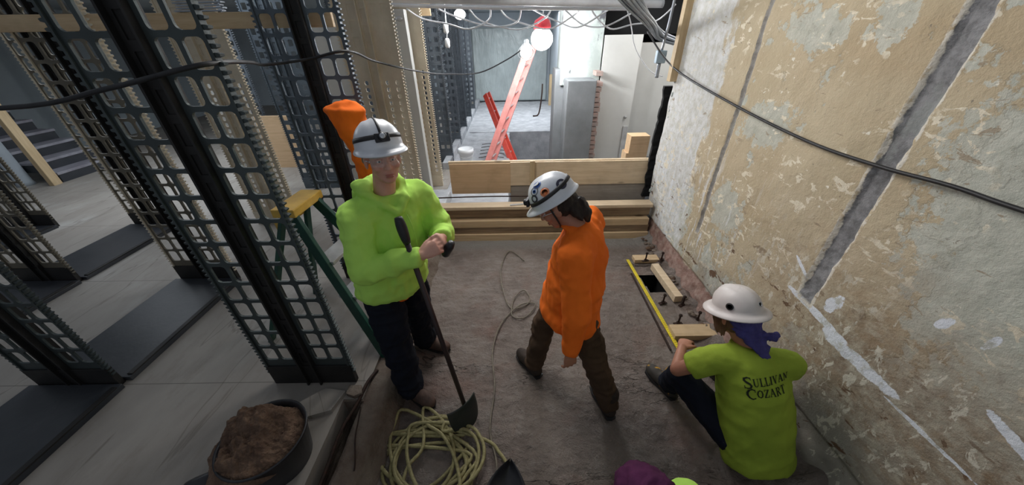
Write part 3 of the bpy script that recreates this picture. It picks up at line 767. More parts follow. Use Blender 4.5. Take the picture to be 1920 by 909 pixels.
bm = bmesh.new(); bar(bm, (1.50, 2.82, .045), (1.53, 2.30, .045), .075, .07); bevel(bm, .004)
tag(build('timber_block', bm, 'pine_pale'), 'pale painted wood block lying beside the floor hole', 'timber')
bolts = [(1.43, 2.90, .05), (1.60, 2.90, .05), (1.39, 2.29, .0), (1.56, 2.26, .0), (1.42, 2.03, .0), (1.60, 2.06, .0)]
labs = ['anchor bolt at the outer end of the far pine block', 'anchor bolt at the wall end of the far pine block', 'anchor bolt beside the floor hole, toward the tape', 'anchor bolt at the end of the pale painted block', 'anchor bolt nearest the near pine block, tape side', 'anchor bolt nearest the near pine block, wall side']
pb = None
for (bx, by, bz), lb in zip(bolts, labs):
    if pb is None:
        t = thing('anchor_bolt', lb, 'bolt', (bx, by, bz), random.random(), 'anchor bolts in the pit floor'); pb = t
        bm = bmesh.new(); lathe(bm, [(.0075, 0), (.0075, .115), (.006, .118)], 10); build('threaded_rod', bm, 'rust', t, True)
        bm = bmesh.new(); box(bm, -.038, .038, -.014, .014, .004, .014); bevel(bm, .002); build('washer_plate', bm, 'rust', t)
        bm = bmesh.new(); lathe(bm, [(.016, .014), (.016, .028)], 6); build('nut', bm, 'rust', t)
        bm = bmesh.new(); lathe(bm, [(.015, .100), (.015, .113)], 6); build('nut', bm, 'rust', t)
    else:
        t = pb.copy(); C.objects.link(t); t.location = (bx, by, bz); t.rotation_euler = (0, 0, random.random()); t['label'] = lb
        for ch in [c_ for c_ in pb.children]:
            q = ch.copy(); C.objects.link(q); q.parent = t
# rubble stones along wall foot
stone = None
for i in range(34):
    yy = random.uniform(1.9, 3.4); s = random.uniform(.012, .034)
    bm = bmesh.new(); ball(bm, (0, 0, 0), (s, s * random.uniform(.6, 1), s * .6), sub=2)
    for v in bm.verts: v.co += v.co.normalized() * s * .35 * noise.noise(v.co * 60 + V((i, 0, 0)))
    o = build('rubble_stone', bm, random.choice(['kerb_concrete', 'rubble']), None); o.location = (1.60 + random.uniform(-.05, .03), yy, s * .5 + .025)
    tag(o, 'small rubble stone at the foot of the plaster wall', 'stone', 'rubble stones at wall foot')

# ================================================================ CABLES, COIL, LAMPS
def cable(name, label, P, r, m, cat='cable', group=None):
    bm = bmesh.new(); tube(bm, P, r); return tag(build(name, bm, m, None, True), label, cat, group)
cable('power_cable', 'black cable slung across the near uprights to the lamp', [(-2.6, 1.1, 2.0), (-1.81, 1.25, 1.96), (-1.45, 1.3, 2.01), (-1.07, 1.30, 2.08), (-1.25, 1.8, 2.06), (-1.5, 2.3, 2.02), (-1.3, 2.43, 2.04), (-1.05, 2.46, 2.08), (-1.13, 3.1, 1.99), (-1.0, 3.5, 1.90), (-.92, 4.2, 1.80), (-.82, 4.8, 1.735), (-.44, 5.2, 1.71), (-.05, 5.25, 1.86), (.2, 5.28, 2.0)], .0085, 'black_rubber')
cable('power_cable', 'blue black cable drooping along the plaster wall', [(1.45, 4.1, 2.16), (1.6, 3.9, 1.93), (1.655, 3.5, 1.80), (1.665, 2.57, 1.68), (1.665, 1.87, 1.62), (1.665, 1.45, 1.62), (1.665, 1.16, 1.64), (1.665, .95, 1.64), (1.665, .5, 1.66), (1.665, -.3, 1.70)], .0085, 'black_rubber')
cable('extension_lead', 'thin grey lead trailing over the pit floor', [(.12, 3.0, .012), (-.05, 3.2, .012), (-.14, 2.8, .012), (-.06, 2.3, .012), (.05, 2.25, .015), (.15, 2.35, .014), (.10, 2.5, .014), (.0, 2.38, .014), (-.02, 2.15, .016), (.1, 2.13, .016), (.2, 2.3, .014), (.05, 2.28, .018), (-.12, 2.05, .012), (-.18, 1.75, .012), (-.15, 1.45, .012), (-.17, 1.15, .012), (-.12, .95, .012), (-.10, .7, .012)], .006, 'rope_grey', 'cable')
bm = bmesh.new(); P = []
random.seed(21)
for L in range(9):
    cx_, cy_ = -.50 + random.uniform(-.09, .09), .99 + random.uniform(-.10, .08); ra, rb = random.uniform(.17, .30), random.uniform(.12, .27); th = random.uniform(0, PI)
    for i in range(11):
        a = i * 2 * PI / 11; u, v_ = ra * math.cos(a), rb * math.sin(a)
        P.append((cx_ + u * math.cos(th) - v_ * math.sin(th), cy_ + u * math.sin(th) + v_ * math.cos(th), .014 + .0042 * L + random.uniform(0, .012)))
P += [(-.2, 1.08, .02), (-.1, 1.0, .014), (-.03, .9, .014)]
tube(bm, P, .0105, 8, 5)
tag(build('rope_coil', bm, 'rope', None, True), 'loose tangled coil of pale yellow rope on the pit floor', 'rope')
# thin bent wires on the kerb
cable('bent_wire', 'thin dark wire bent over the brown kerb', [(-.975, 1.20, .19), (-.945, 1.10, .212), (-.925, 1.0, .207), (-.88, .88, .20), (-.872, .84, .19)], .004, 'rust', 'wire')
cable('conduit_pipe', 'dark pipe lying in the channel beside the kerb', [(-.955, 1.46, .205), (-.985, 1.36, .21), (-1.0, 1.22, .20), (-1.035, 1.05, .19), (-1.045, .8, .15), (-1.07, .4, .13), (-1.06, .0, .10)], .011, 'rust', 'pipe')

# overhead conduits and cable bundle
cable('ceiling_conduit', 'thick white conduit crossing overhead at the top', [(-1.45, 4.2, 2.50), (-.2, 4.2, 2.45), (1.2, 4.2, 2.41), (1.6, 4.2, 2.40)], .035, 'rebar_white', 'conduit', 'overhead conduits')
cable('ceiling_conduit', 'thinner white conduit just below the thick overhead one', [(-1.35, 4.35, 2.45), (-.2, 4.3, 2.40), (1.3, 4.3, 2.37)], .018, 'rebar_white', 'conduit', 'overhead conduits')
random.seed(3)
for i in range(9):
    dx, dz = .026 * (i % 3), .026 * (i // 3); o_ = lambda s: random.uniform(-s, s)
    cable('cable_conduit', 'grey conduit in the bundle running down to the wall end', [(.62 + dx * 2.2, 2.8, 2.46 + dz), (.95 + dx * 2 + o_(.02), 3.25, 2.33 + dz), (1.28 + dx + o_(.02), 3.65, 2.2 + dz), (1.55 + dx * .6 + o_(.02), 4.05, 2.10 + dz), (1.82 + dx * .6, 4.3, 2.04 + dz)], .0115 + .004 * (i % 2), 'galv', 'conduit', 'bundled conduits near the wall end')
for i in range(7):
    a = -1.0 + i * .33; s = [random.uniform(-.05, .05) for _ in range(6)]
    cable('lamp_wire', 'white wire looping between the overhead lamps', [(a - .1, 4.33, 2.405), (a, 4.6, 2.33 + s[0]), (a + .25, 4.8 + s[1], 2.24 + s[2]), (a + .5, 4.75, 2.20 + s[3]), (a + .75, 4.6 + s[4], 2.31 + s[5]), (a + .8, 4.33, 2.40)], .009, 'rebar_white', 'wire', 'white wires overhead')
cable('hanging_wire', 'white wire hanging down near the dark opening', [(1.25, 4.3, 2.38), (1.35, 4.4, 2.25), (1.45, 4.4, 2.0), (1.62, 4.3, 1.78), (1.75, 4.2, 1.72)], .006, 'rebar_white', 'wire')
t = thing('junction_box', 'light blue junction box on conduit by the wall end', 'junction box', (1.60, 4.0, 1.93))
bm = bmesh.new(); box(bm, -.05, .05, -.03, .03, -.06, .06); bevel(bm, .008); build('body', bm, 'box_blue', t)
bm = bmesh.new(); tube(bm, [(0, 0, .06), (.02, 0, .3), (.03, 0, .6)], .014); build('riser_pipe', bm, 'galv', t, True)
bm = bmesh.new(); tube(bm, [(0, 0, -.06), (.0, 0, -.2)], .02); build('drop_pipe', bm, 'galv', t, True)
bm = bmesh.new(); box(bm, -1.3, 1.3, 6.2, 6.6, 2.55, 2.75); bevel(bm, .02)
tag(build('ceiling_duct', bm, 'galv'), 'rectangular duct crossing under the rear ceiling', 'duct')

# main work lamp
t = thing('work_lamp', 'glaring round work lamp with red top above the ladder', 'lamp', (.44, 5.3, 2.1))
bm = bmesh.new(); ball(bm, (0, 0, 0), (.15, .15, .14)); build('diffuser', bm, 'glow', t, True)
bm = bmesh.new(); lathe(bm, [(.11, .11), (.12, .15), (.10, .21), (.05, .24), (.02, .26)], 24); build('red_cap', bm, 'lamp_red', t, True)
bm = bmesh.new(); tube(bm, [(0, 0, .25), (.02, 0, .4), (0, 0, .62)], .008); build('hanger', bm, 'rebar_white', t, True)
t = thing('globe_bulb', 'smaller round white bulb hanging left of the work lamp', 'lamp', (.225, 5.3, 1.95))
bm = bmesh.new(); ball(bm, (0, 0, 0), .085); build('bulb', bm, 'glow_soft', t, True)
bm = bmesh.new(); lathe(bm, [(.03, .07), (.035, .13), (.02, .15)], 16); build('socket', bm, 'white_plastic', t, True)
bm = bmesh.new()
for k in range(6):
    a = k * PI / 3; tube(bm, [(.035 * math.cos(a), .035 * math.sin(a), .1), (.105 * math.cos(a), .105 * math.sin(a), .02), (.10 * math.cos(a), .10 * math.sin(a), -.06), (0, 0, -.11)], .003, 5)
build('wire_guard', bm, 'rebar_white', t, True)
t = thing('string_lamp', 'bright caged bulb on the string light left of the work lamp', 'lamp', (-.62, 5.0, 2.38))
bm = bmesh.new(); ball(bm, (0, 0, 0), (.07, .07, .055)); build('bulb', bm, 'glow', t, True)
bm = bmesh.new(); lathe(bm, [(.03, .05), (.03, .12)], 16); build('socket', bm, 'white_plastic', t, True)
bm = bmesh.new(); tube(bm, [(0, 0, .1), (.01, 0, .25), (0, 0, .375)], .006); build('hanger', bm, 'rebar_white', t, True)
for i, (px, pz) in enumerate(((-.82, 2.18), (-.82, 2.02))):
    bm = bmesh.new(); lathe(bm, [(.02, 0), (.032, .02), (.032, .09), (.02, .11)], 14); tube(bm, [(0, 0, .1), (.012, 0, .3), (0, 0, 2.76 - pz)], .004)
    o = build('lamp_socket', bm, 'white_plastic', None, True); o.location = (px, 5.05, pz); tag(o, ['white lamp socket hanging under the string lamp, upper', 'white lamp socket hanging under the string lamp, lower'][i], 'socket', 'hanging lamp sockets')

# ================================================================ LADDERS
def ext_ladder(name, label, a, b, side, wid, m, rung_m='steel', n=9, foot=True):
    a, b, side = V(a), V(b), V(side).normalized(); up = (b - a).normalized(); nrm = side.cross(up)
    t = thing(name, label, 'ladder', a)
    for s in (-1, 1):
        bm = bmesh.new(); bar(bm, side * s * wid / 2, (b - a) + side * s * wid / 2, .10, .03, side); bevel(bm, .003); build('rail', bm, m, t)
    for k in range(n):
        p = (b - a) * ((k + .6) / n); bm = bmesh.new(); tube(bm, [p - side * wid / 2, p + side * wid / 2], .016, 10, 1, False); build('rung', bm, rung_m, t, True)
    for s in (-1, 1):
        bm = bmesh.new(); p = side * s * wid / 2; box(bm, p.x - .035, p.x + .035, p.y - .05, p.y + .05, p.z - .012, p.z + .03); bevel(bm, .004); build('foot', bm, 'steel', t)
    return t
ext_ladder('extension_ladder', 'pink red fibreglass ladder leaning up toward the work lamp', (-.40, 5.75, .2), (.36, 6.3, 2.0), (.35, 1, 0), .36, 'pink_fibre')
ext_ladder('extension_ladder', 'red fibreglass ladder crossing behind the pink one', (.45, 5.05, -.68), (-.50, 7.4, 1.13), (.25, 1, 0), .20, 'red_fibre')

# green stepladder behind the near upright
t = thing('stepladder', 'green fibreglass stepladder with yellow cap behind man in lime', 'ladder', (-1.3, 2.0, .2))
def lp(p): return V(p) - V((-1.3, 2.0, .2))
NT_, NB_ = V((-1.52, 2.02, 1.15)), V((-.93, 1.58, .2)); FT_, FB_ = V((-1.50, 2.27, 1.15)), V((-.80, 2.12, .2))
for a, b in ((NB_, NT_), (FB_, FT_)):
    bm = bmesh.new(); bar(bm, lp(a), lp(b), .03, .085, (FB_ - NB_).cross(NT_ - NB_)); bevel(bm, .004); build('front_rail', bm, 'green_fibre', t)
for a, b in ((V((-1.86, 1.74, .2)), NT_ + V((-.05, 0, 0))), (V((-1.80, 2.3, .2)), FT_ + V((-.05, 0, 0)))):
    bm = bmesh.new(); bar(bm, lp(a), lp(b), .025, .06, (0, 1, 0)); bevel(bm, .003); build('rear_rail', bm, 'green_fibre', t)
for k in range(3):
    f = .18 + .24 * k; a, b = NB_.lerp(NT_, f), FB_.lerp(FT_, f)
    bm = bmesh.new(); bar(bm, lp(a), lp(b), .14, .028); bevel(bm, .004); build('step', bm, 'steel', t)
bm = bmesh.new(); bar(bm, lp(NT_ + V((-.02, -.05, .01))), lp(FT_ + V((-.02, .05, .01))), .16, .06); bevel(bm, .008); build('top_cap', bm, 'yellow_cap', t)
bm = bmesh.new(); bar(bm, lp((-1.62, 1.98, 1.07)), lp((-1.60, 2.25, 1.07)), .03, .08); bevel(bm, .004); build('rear_brace', bm, 'yellow_cap', t)

# small bucket in the rear, spirit level + claw tools
t = thing('bucket', 'small white plastic bucket on the rear concrete slab', 'bucket', (-.80, 5.7, .2))
bm = bmesh.new(); lathe(bm, [(.10, 0), (.125, .27), (.132, .27), (.132, .23), (.136, .23), (.136, .30), (.12, .30), (.098, .02), (.001, .02)], 28, None, False); build('body', bm, 'white_plastic', t, True)
bm = bmesh.new(); tube(bm, [(-.135, 0, .26), (-.12, -.1, .2), (0, -.145, .17), (.12, -.1, .2), (.135, 0, .26)], .004); build('handle', bm, 'steel', t, True)
cable('pry_bar', 'dark steel bar leaning at the foot of the plastic sheet', [(.62, 9.7, .22), (.78, 9.8, .26), (.86, 9.9, .7), (.88, 10.0, 1.0)], .02, 'rust', 'bar')
for i in range(9):
    yy = 5.2 + .22 * i; cable('slab_wire', 'thin dark wire end lying across the pale rear slab', [(-.62, yy, .215), (-.4, yy + .05, .22), (-.15, yy - .02, .215)], .006, 'rust', 'wire', 'wire ends on the rear slab')
timber('timber_post', 'short pine stud beside the foot of the plastic sheet', 'timber', 1.22, 1.30, 11.4, 11.5, .2, 1.1, 'pine_v')

# rubble tub
t = thing('rubble_tub', 'dark plastic tub heaped with brown rubble at the bottom', 'tub', (-1.30, .90, .2))
bm = bmesh.new(); lathe(bm, [(.16, .0), (.195, .22), (.205, .225), (.205, .235), (.197, .235), (.185, .21), (.145, .01), (.001, .01)], 36, None, False); build('body', bm, 'black_plastic', t, True)
bm = bmesh.new(); n_ = 130; g = {}
for i in range(n_ + 1):
    for j in range(n_ + 1):
        u, v_ = -1 + 2 * i / n_, -1 + 2 * j / n_
        RR = .222 + .02 * noise.noise(V((u * 2, v_ * 2, 4))); x_ = u * math.sqrt(1 - v_ * v_ / 2) * RR - .045; y_ = v_ * math.sqrt(1 - u * u / 2) * RR; r2 = ((x_ + .045) ** 2 + y_ * y_) / RR ** 2
        g[i, j] = bm.verts.new((x_, y_, .165 + .17 * (1 - r2) + (1 - r2 * .5) * (.08 * n3(x_, y_, 7, 2) + .035 * n3(x_, y_, 19, 4) + .022 * n3(x_, y_, 42, 5) + .012 * n3(x_, y_, 90, 6))))
for i in range(n_):
    for j in range(n_): bm.faces.new((g[i, j], g[i + 1, j], g[i + 1, j + 1], g[i, j + 1]))
o = build('rubble', bm, 'rubble', t, True)
# crumpled dark sacking beside the tub
bm = bmesh.new(); ball(bm, (-1.55, .72, .26), (.11, .10, .09)); 
for v in bm.verts: v.co += V((1, .6, 1)) * .04 * noise.noise(v.co * 12)
tag(build('bin_bag', bm, 'black_plastic', None, True), 'crumpled dark bag slumped against the rubble tub', 'bag')
# broken slab pieces near kerb
for i, (x_, y_, a, s, m, z_) in enumerate(((-1.22, 1.22, .5, .15, 'marble', .2), (-1.04, 1.29, -.3, .07, 'kerb_concrete', .2))):
    bm = bmesh.new(); vs = [bm.verts.new((s * math.cos(k * 1.3) * random.uniform(.7, 1), s * math.sin(k * 1.3) * random.uniform(.5, .8), 0)) for k in range(5)]
    f = bm.faces.new(vs); r_ = bmesh.ops.extrude_face_region(bm, geom=[f])
    for v in r_['geom']:
        if isinstance(v, bmesh.types.BMVert): v.co.z += .03
    bmesh.ops.recalc_face_normals(bm, faces=bm.faces)
    o = build('broken_slab', bm, m); o.location = (x_, y_, z_); o.rotation_euler = (0, 0, a)
    tag(o, ['broken marble slab piece before the near upright', 'small broken concrete lump beside the near upright foot'][i], 'slab')

# black scoop at the bottom edge
t = thing('shovel', 'black shovel blade lying at the bottom edge beside the rope', 'shovel', (-.06, .80, .03), 0)
bm = bmesh.new(); g = {}
for i in range(13):
    for j in range(13):
        u, v_ = -1 + i / 6, j / 12
        wd = .115 * (1 - .985 * max(0, v_ - .45) ** 1.8 / .55 ** 1.8)
        g[i, j] = bm.verts.new((u * wd, -.16 + v_ * .30, .05 * u * u + .012 - .03 * math.sin(v_ * PI)))
for i in range(12):
    for j in range(12): bm.faces.new((g[i, j], g[i + 1, j], g[i + 1, j + 1], g[i, j + 1]))
r_ = bmesh.ops.extrude_face_region(bm, geom=list(bm.faces))
for v in r_['geom']:
    if isinstance(v, bmesh.types.BMVert): v.co.z += .004
bmesh.ops.recalc_face_normals(bm, faces=bm.faces); build('blade', bm, 'black_plastic', t, True)
bm = bmesh.new(); tube(bm, [(0, -.14, .03), (0, -.25, .06), (-.02, -.7, .22)], .017); build('handle', bm, 'pine_old', t, True)
t.rotation_euler = (.10, .12, -.12)

# ================================================================ PEOPLE
def basis(f, up=(0, 0, 1)):
    f = V(f).normalized(); r = f.cross(V(up)).normalized(); u = r.cross(f).normalized()
    return Matrix((r, f, u)).transposed()
def head_prims(bm, c, B):
    def P(p): return V(c) + B @ V(p)
    e = lambda p, r: ball(bm, P(p), r, B, 3)
    e((0, -.012, .035), (.077, .096, .085)); e((0, .022, -.03), (.064, .068, .082)); e((0, .058, -.092), (.032, .030, .024))
    e((0, .030, -.075), (.052, .050, .038))
    e((0, .078, .022), (.052, .016, .014))
    for s in (-1, 1):
        e((s * .040, .062, -.028), (.024, .026, .024)); e((s * .079, -.005, -.012), (.009, .021, .032)); e((s * .011, .098, -.034), (.010, .011, .009))
    chain(bm, [P((0, .088, .014)), P((0, .104, -.018)), P((0, .113, -.033))], [.009, .011, .012])
    e((0, .088, -.064), (.022, .012, .0075)); e((0, .087, -.076), (.020, .012, .0085))
def face_bits(root, c, B, brow='hair_grey'):
    def P(p): return V(c) + B @ V(p) - root.location
    for s in (-1, 1):
        bm = bmesh.new(); ball(bm, P((s * .031, .0755, .0)), .0112, sub=2); o = build('eye', bm, 'eye_white', root, True)
        bm = bmesh.new(); ball(bm, P((s * .031, .0832, -.001)), .0050, sub=2); build('iris', bm, 'iris', o, True)
        bm = bmesh.new(); chain(bm, [P((s * .018, .083, .006)), P((s * .031, .0855, .0075)), P((s * .045, .076, .005))], [.004, .0048, .004]); chain(bm, [P((s * .018, .082, -.008)), P((s * .031, .0835, -.009)), P((s * .044, .075, -.007))], [.0035, .004, .0035])
        build('eyelid', bm, 'skin', root, True)
        bm = bmesh.new(); chain(bm, [P((s * .015, .092, .020)), P((s * .032, .092, .025)), P((s * .050, .078, .020))], [.0035, .0045, .003]); build('eyebrow', bm, brow, root, True)
    bm = bmesh.new(); ball(bm, P((0, .0945, -.066)), (.021, .008, .0045), B); ball(bm, P((0, .093, -.0755)), (.019, .009, .0055), B); build('lips', bm, 'lips', root, True)
def hand(bm, wrist, d, nrm, curl=.5, side=1, s=1.0, spread=.1):
    d = V(d).normalized(); nrm = V(nrm); nrm = (nrm - d * nrm.dot(d)).normalized(); sd = d.cross(nrm).normalized() * side
    w_ = V(wrist)
    loft(bm, [(w_ - d * .03, sd * .027, nrm * .021), (w_, sd * .027, nrm * .020), (w_ + d * .035, sd * .038, nrm * .017), (w_ + d * .075, sd * .042, nrm * .015), (w_ + d * .09, sd * .036, nrm * .011)], 16)
    for i, L in enumerate((.070, .080, .074, .060)):
        k = (i - 1.5); p = w_ + d * (.083 - abs(k) * .004) - sd * (k * .0205); a = 0; pts = [p - d * .02, p]; rs = [.0095, .0092]
        dd = (d - sd * k * spread).normalized()
        for q, (fr, cc) in enumerate(((.45, .8), (.32, 1.1), (.23, .8))):
            a += curl * cc; v_ = dd * math.cos(a) + nrm * math.sin(a); p = p + v_ * L * fr * s; pts.append(p); rs.append(.0088 - .0009 * q)
        chain(bm, pts, rs)
    p = w_ + d * .02 + sd * .026; v1 = (d * .75 + sd * .65 + nrm * .35).normalized(); v2 = (d * .9 + sd * .2 + nrm * .45).normalized()
    chain(bm, [p - d * .01, p + v1 * .034, p + v1 * .034 + v2 * .030, p + v1 * .034 + v2 * .030 + (v2 + nrm * curl * .7).normalized() * .024], [.014, .0115, .010, .0085])
def body_mesh(root, J, headB, hands, m='skin', voxel=.0055):
    bm = bmesh.new()
    sh = (V(J['shR']) + V(J['shL'])) / 2; pel = V(J['pel']); side = (V(J['shR']) - V(J['shL'])).normalized(); ax = (sh - pel).normalized(); fr = side.cross(ax).normalized() * -1
    hs = (V(J['hR']) - V(J['hL'])).normalized(); hf = fr
    loft(bm, [(pel - ax * .08, hs * .10, hf * .08), (pel, hs * .145, hf * .10), (pel.lerp(sh, .35), (hs + side) * .066, hf * .09), (pel.lerp(sh, .75), side * .150, fr * .10), (sh - ax * .0, side * .13, fr * .08), (sh + ax * .04, side * .06, fr * .055)])
    chain(bm, [sh - ax * .02, V(J['neck']), V(J['head']) - V((0, 0, .03))], [.06, .056, .055])
    for k in 'RL':
        chain(bm, [sh + (V(J['sh' + k]) - sh) * .4, J['sh' + k], J['el' + k], J['wr' + k]], [.06, .052, .038, .027])
        chain(bm, [J['h' + k], J['k' + k], J['a' + k]], [.08, .052, .036])
        a = V(J['a' + k]); tt = V(J['t' + k]); chain(bm, [a, a.lerp(tt, .5), tt], [.036, .034, .028])
    head_prims(bm, J['head'], headB)
    for h in hands: hand(bm, *h)
    return fuse('body', bm, m, root, voxel, 2)
def boots(root, J, m, sole='black_rubber'):
    for k in 'RL':
        a = V(J['a' + k]); tt = V(J['t' + k]); d = (tt - a); d.z = 0; d.normalize(); g0_ = V((a.x, a.y, tt.z))
        bm = bmesh.new(); chain(bm, [a + V((0, 0, .09)), a], [.058, .056]); chain(bm, [g0_ - d * .03 + V((0, 0, .02)), g0_ + d * .05 + V((0, 0, .025)), g0_ + d * .13 + V((0, 0, .018)), g0_ + d * .165 + V((0, 0, .012))], [.046, .048, .050, .042])
        chain(bm, [a + V((0, 0, -.01)), g0_ + d * .07 + V((0, 0, .035))], [.052, .045])
        for v in bm.verts:
            if v.co.z < tt.z - .018: v.co.z = tt.z - .018
        b_ = fuse('boot', bm, m, root, .008, 3, lambda p: .002 * noise.noise(p * 40))
        s_ = d.cross(V((0, 0, 1))); bm = bmesh.new(); z0 = tt.z - .028
        out = [(-.07, .030), (-.078, 0), (-.07, -.030), (.02, -.036), (.12, -.050), (.18, -.040), (.205, 0), (.18, .040), (.12, .050), (.02, .036)]
        lo = [bm.verts.new(V((g0_.x, g0_.y, z0)) + d * p[0] + s_ * p[1] - root.location) for p in out]; f = bm.faces.new(lo)
        r_ = bmesh.ops.extrude_face_region(bm, geom=[f])
        for v in r_['geom']:
            if isinstance(v, bmesh.types.BMVert): v.co.z += .022
        bmesh.ops.recalc_face_normals(bm, faces=bm.faces); build('boot_sole', bm, sole, root)
def trousers(root, J, m, fat=1.0, seed=1, amp=.012):
    bm = bmesh.new(); pel = V(J['pel']); hs = (V(J['hR']) - V(J['hL'])).normalized(); sh = (V(J['shR']) + V(J['shL'])) / 2; ax = (sh - pel).normalized(); hf = hs.cross(ax).normalized()
    pf = min(fat, .98)
    loft(bm, [(pel - ax * .10, hs * .13 * pf, hf * .105 * pf), (pel, hs * .170 * pf, hf * .120 * pf), (pel + ax * .08, hs * .155 * pf, hf * .11 * pf)])
    for k in 'RL':
        h, kn, a = V(J['h' + k]), V(J['k' + k]), V(J['a' + k]); e = a - (kn - a).normalized() * .03
        chain(bm, [h, h.lerp(kn, .5), kn, kn.lerp(e, .5), e], [.104 * pf, .095 * fat, .080 * fat, .076 * fat, .072 * fat], True, False)
    return fuse('trousers', bm, m, root, .009, 4, cloth_folds(amp, 10, seed=seed))
def top(root, J, name, m, hem, neckr=.075, sleeve='long', bulk=1.0, seed=2, amp=.012, cuff=None, hemf=(1, 1), extra=None, upf=1.0):
    bm = bmesh.new(); pel = V(J['pel']); sh = (V(J['shR']) + V(J['shL'])) / 2; side = (V(J['shR']) - V(J['shL'])).normalized(); ax = (sh - pel).normalized()
    hs = (V(J['hR']) - V(J['hL'])).normalized(); fr = side.cross(ax).normalized(); hf = hs.cross(ax).normalized(); mid = (hs + side).normalized(); mf = mid.cross(ax).normalized()
    b = bulk; w_ = (V(J['shR']) - V(J['shL'])).length / 2
    loft(bm, [(pel + ax * hem, hs * .192 * b * hemf[0], hf * .140 * b * hemf[1]), (pel + ax * (hem + .05), hs * .200 * b, hf * .150 * b), (pel.lerp(sh, .45), mid * .196 * b, mf * .150 * b), (pel.lerp(sh, .78), side * (w_ * .98), fr * .140 * b * upf), (sh + ax * .01, side * (w_ * .92), fr * .105 * b * upf), (sh + ax * .055, side * (w_ * .5), fr * .085 * b), (V(J['neck']) + ax * .005, side * neckr, fr * neckr)], 28)
    for k in 'RL':
        s_, e, w2 = V(J['sh' + k]), V(J['el' + k]), V(J['wr' + k])
        if sleeve == 'long':
            chain(bm, [sh + (s_ - sh) * .45, s_, s_.lerp(e, .5), e, e.lerp(w2, .5), w2 - (w2 - e).normalized() * .01], [.092 * b, .082 * b, .072 * b, .066 * b, .056 * b, .043 * b], True, False)
        else:
            chain(bm, [sh + (s_ - sh) * .45, s_, s_.lerp(e, .62)], [.085 * b, .075 * b, .072 * b], True, False)
    if extra: extra(bm)
    return fuse(name, bm, m, root, .009, 4, cloth_folds(amp, 6.5, seed=seed))

def helmet(root, c, B, m, full=False, s=1.0):
    """hard hat with ridge, brim; c is head centre, B the head basis"""
    loc = V(c) - root.location; T = Matrix.Translation(loc + B @ V((0, -.008, .056))) @ B.to_4x4() @ Matrix.Scale(s, 4)
    bm = bmesh.new(); n_ = 40; rings = []
    for k in range(15):
        a = k / 14 * PI / 2; rr = math.cos(a) ** .8 if k < 14 else 0.0; zz = math.sin(a)
        ring = []
        for j in range(n_):
            th = 2 * PI * j / n_; x_ = .115 * rr * math.cos(th); y_ = .138 * rr * math.sin(th); z_ = .125 * zz
            rdg = math.exp(-(x_ / .022) ** 2) * .008 + .004 * (math.exp(-((abs(x_) - .05) / .012) ** 2)); z_ += rdg * min(1, zz * 2)
            ring.append(bm.verts.new((x_, y_, z_)))
        rings.append(ring)
    for a, b in zip(rings, rings[1:]):
        for j in range(n_): bm.faces.new((a[j], a[(j + 1) % n_], b[(j + 1) % n_], b[j]))
    # brim
    br = []
    for q in range(4):
        ring = []
        for j in range(n_):
            th = 2 * PI * j / n_; fy = math.sin(th)
            ext = (.042 + .010 * max(0, fy)) if full else (.012 + .045 * max(0, fy) ** 2.0)
            t_ = (0, .5, 1, 1)[q]; dz = (0, -.012, -.024, -.030)[q] * (1 if full else .8)
            ring.append(bm.verts.new(((.115 + ext * t_) * math.cos(th), (.138 + ext * t_) * math.sin(th), dz)))
        br.append(ring)
    allr = [rings[0]] + br[1:]
    for a, b in zip(allr, allr[1:]):
        for j in range(n_): bm.faces.new((a[j], b[j], b[(j + 1) % n_], a[(j + 1) % n_]))
    bmesh.ops.delete(bm, geom=br[0], context='VERTS')
    bmesh.ops.remove_doubles(bm, verts=bm.verts, dist=.0003)
    for v in bm.verts: v.co = T @ v.co
    o = build('helmet', bm, m, root, True); sd_ = o.modifiers.new('t', 'SOLIDIFY'); sd_.thickness = .004
    return o, T
def on_shell(th, a):
    rr = math.cos(a) ** .8; return V((.115 * rr * math.cos(th), .138 * rr * math.sin(th), .125 * math.sin(a)))
def strap(parent, T, m='black_rubber', a0=.28, tilt=.0, r=.0, wdt=.020, front=True):
    bm = bmesh.new(); n_ = 48; A = []
    for j in range(n_):
        th = 2 * PI * j / n_; a = a0 + tilt * math.sin(th)
        p = on_shell(th, a) * 1.03; q = on_shell(th, a + .17) * 1.03; A.append((bm.verts.new(T @ p), bm.verts.new(T @ q)))
    for j in range(n_): bm.faces.new((A[j][0], A[(j + 1) % n_][0], A[(j + 1) % n_][1], A[j][1]))
    o = build('headlamp_strap', bm, m, parent, True); md = o.modifiers.new('t', 'SOLIDIFY'); md.thickness = .004; return o
def headlamp(parent, T, th, a, over=True):
    p = on_shell(th, a); n_ = V((p.x / .115 ** 2, p.y / .138 ** 2, p.z / .125 ** 2)).normalized(); Mx = T @ Matrix.Translation(p * 1.02) @ n_.to_track_quat('Z', 'Y').to_matrix().to_4x4()
    bm = bmesh.new(); box(bm, -.033, .033, -.02, .02, .0, .02, None)
    bevel(bm, .005, 2)
    lathe(bm, [(.019, .018), (.019, .034), (.015, .036)], 20)
    for v in bm.verts: v.co = Mx @ v.co
    h_ = build('headlamp', bm, 'black_plastic', parent, True)
    bm = bmesh.new(); ball(bm, (0, 0, .034), (.014, .014, .006)); 
    for v in bm.verts: v.co = Mx @ v.co
    build('headlamp_lens', bm, 'lens', h_, True)
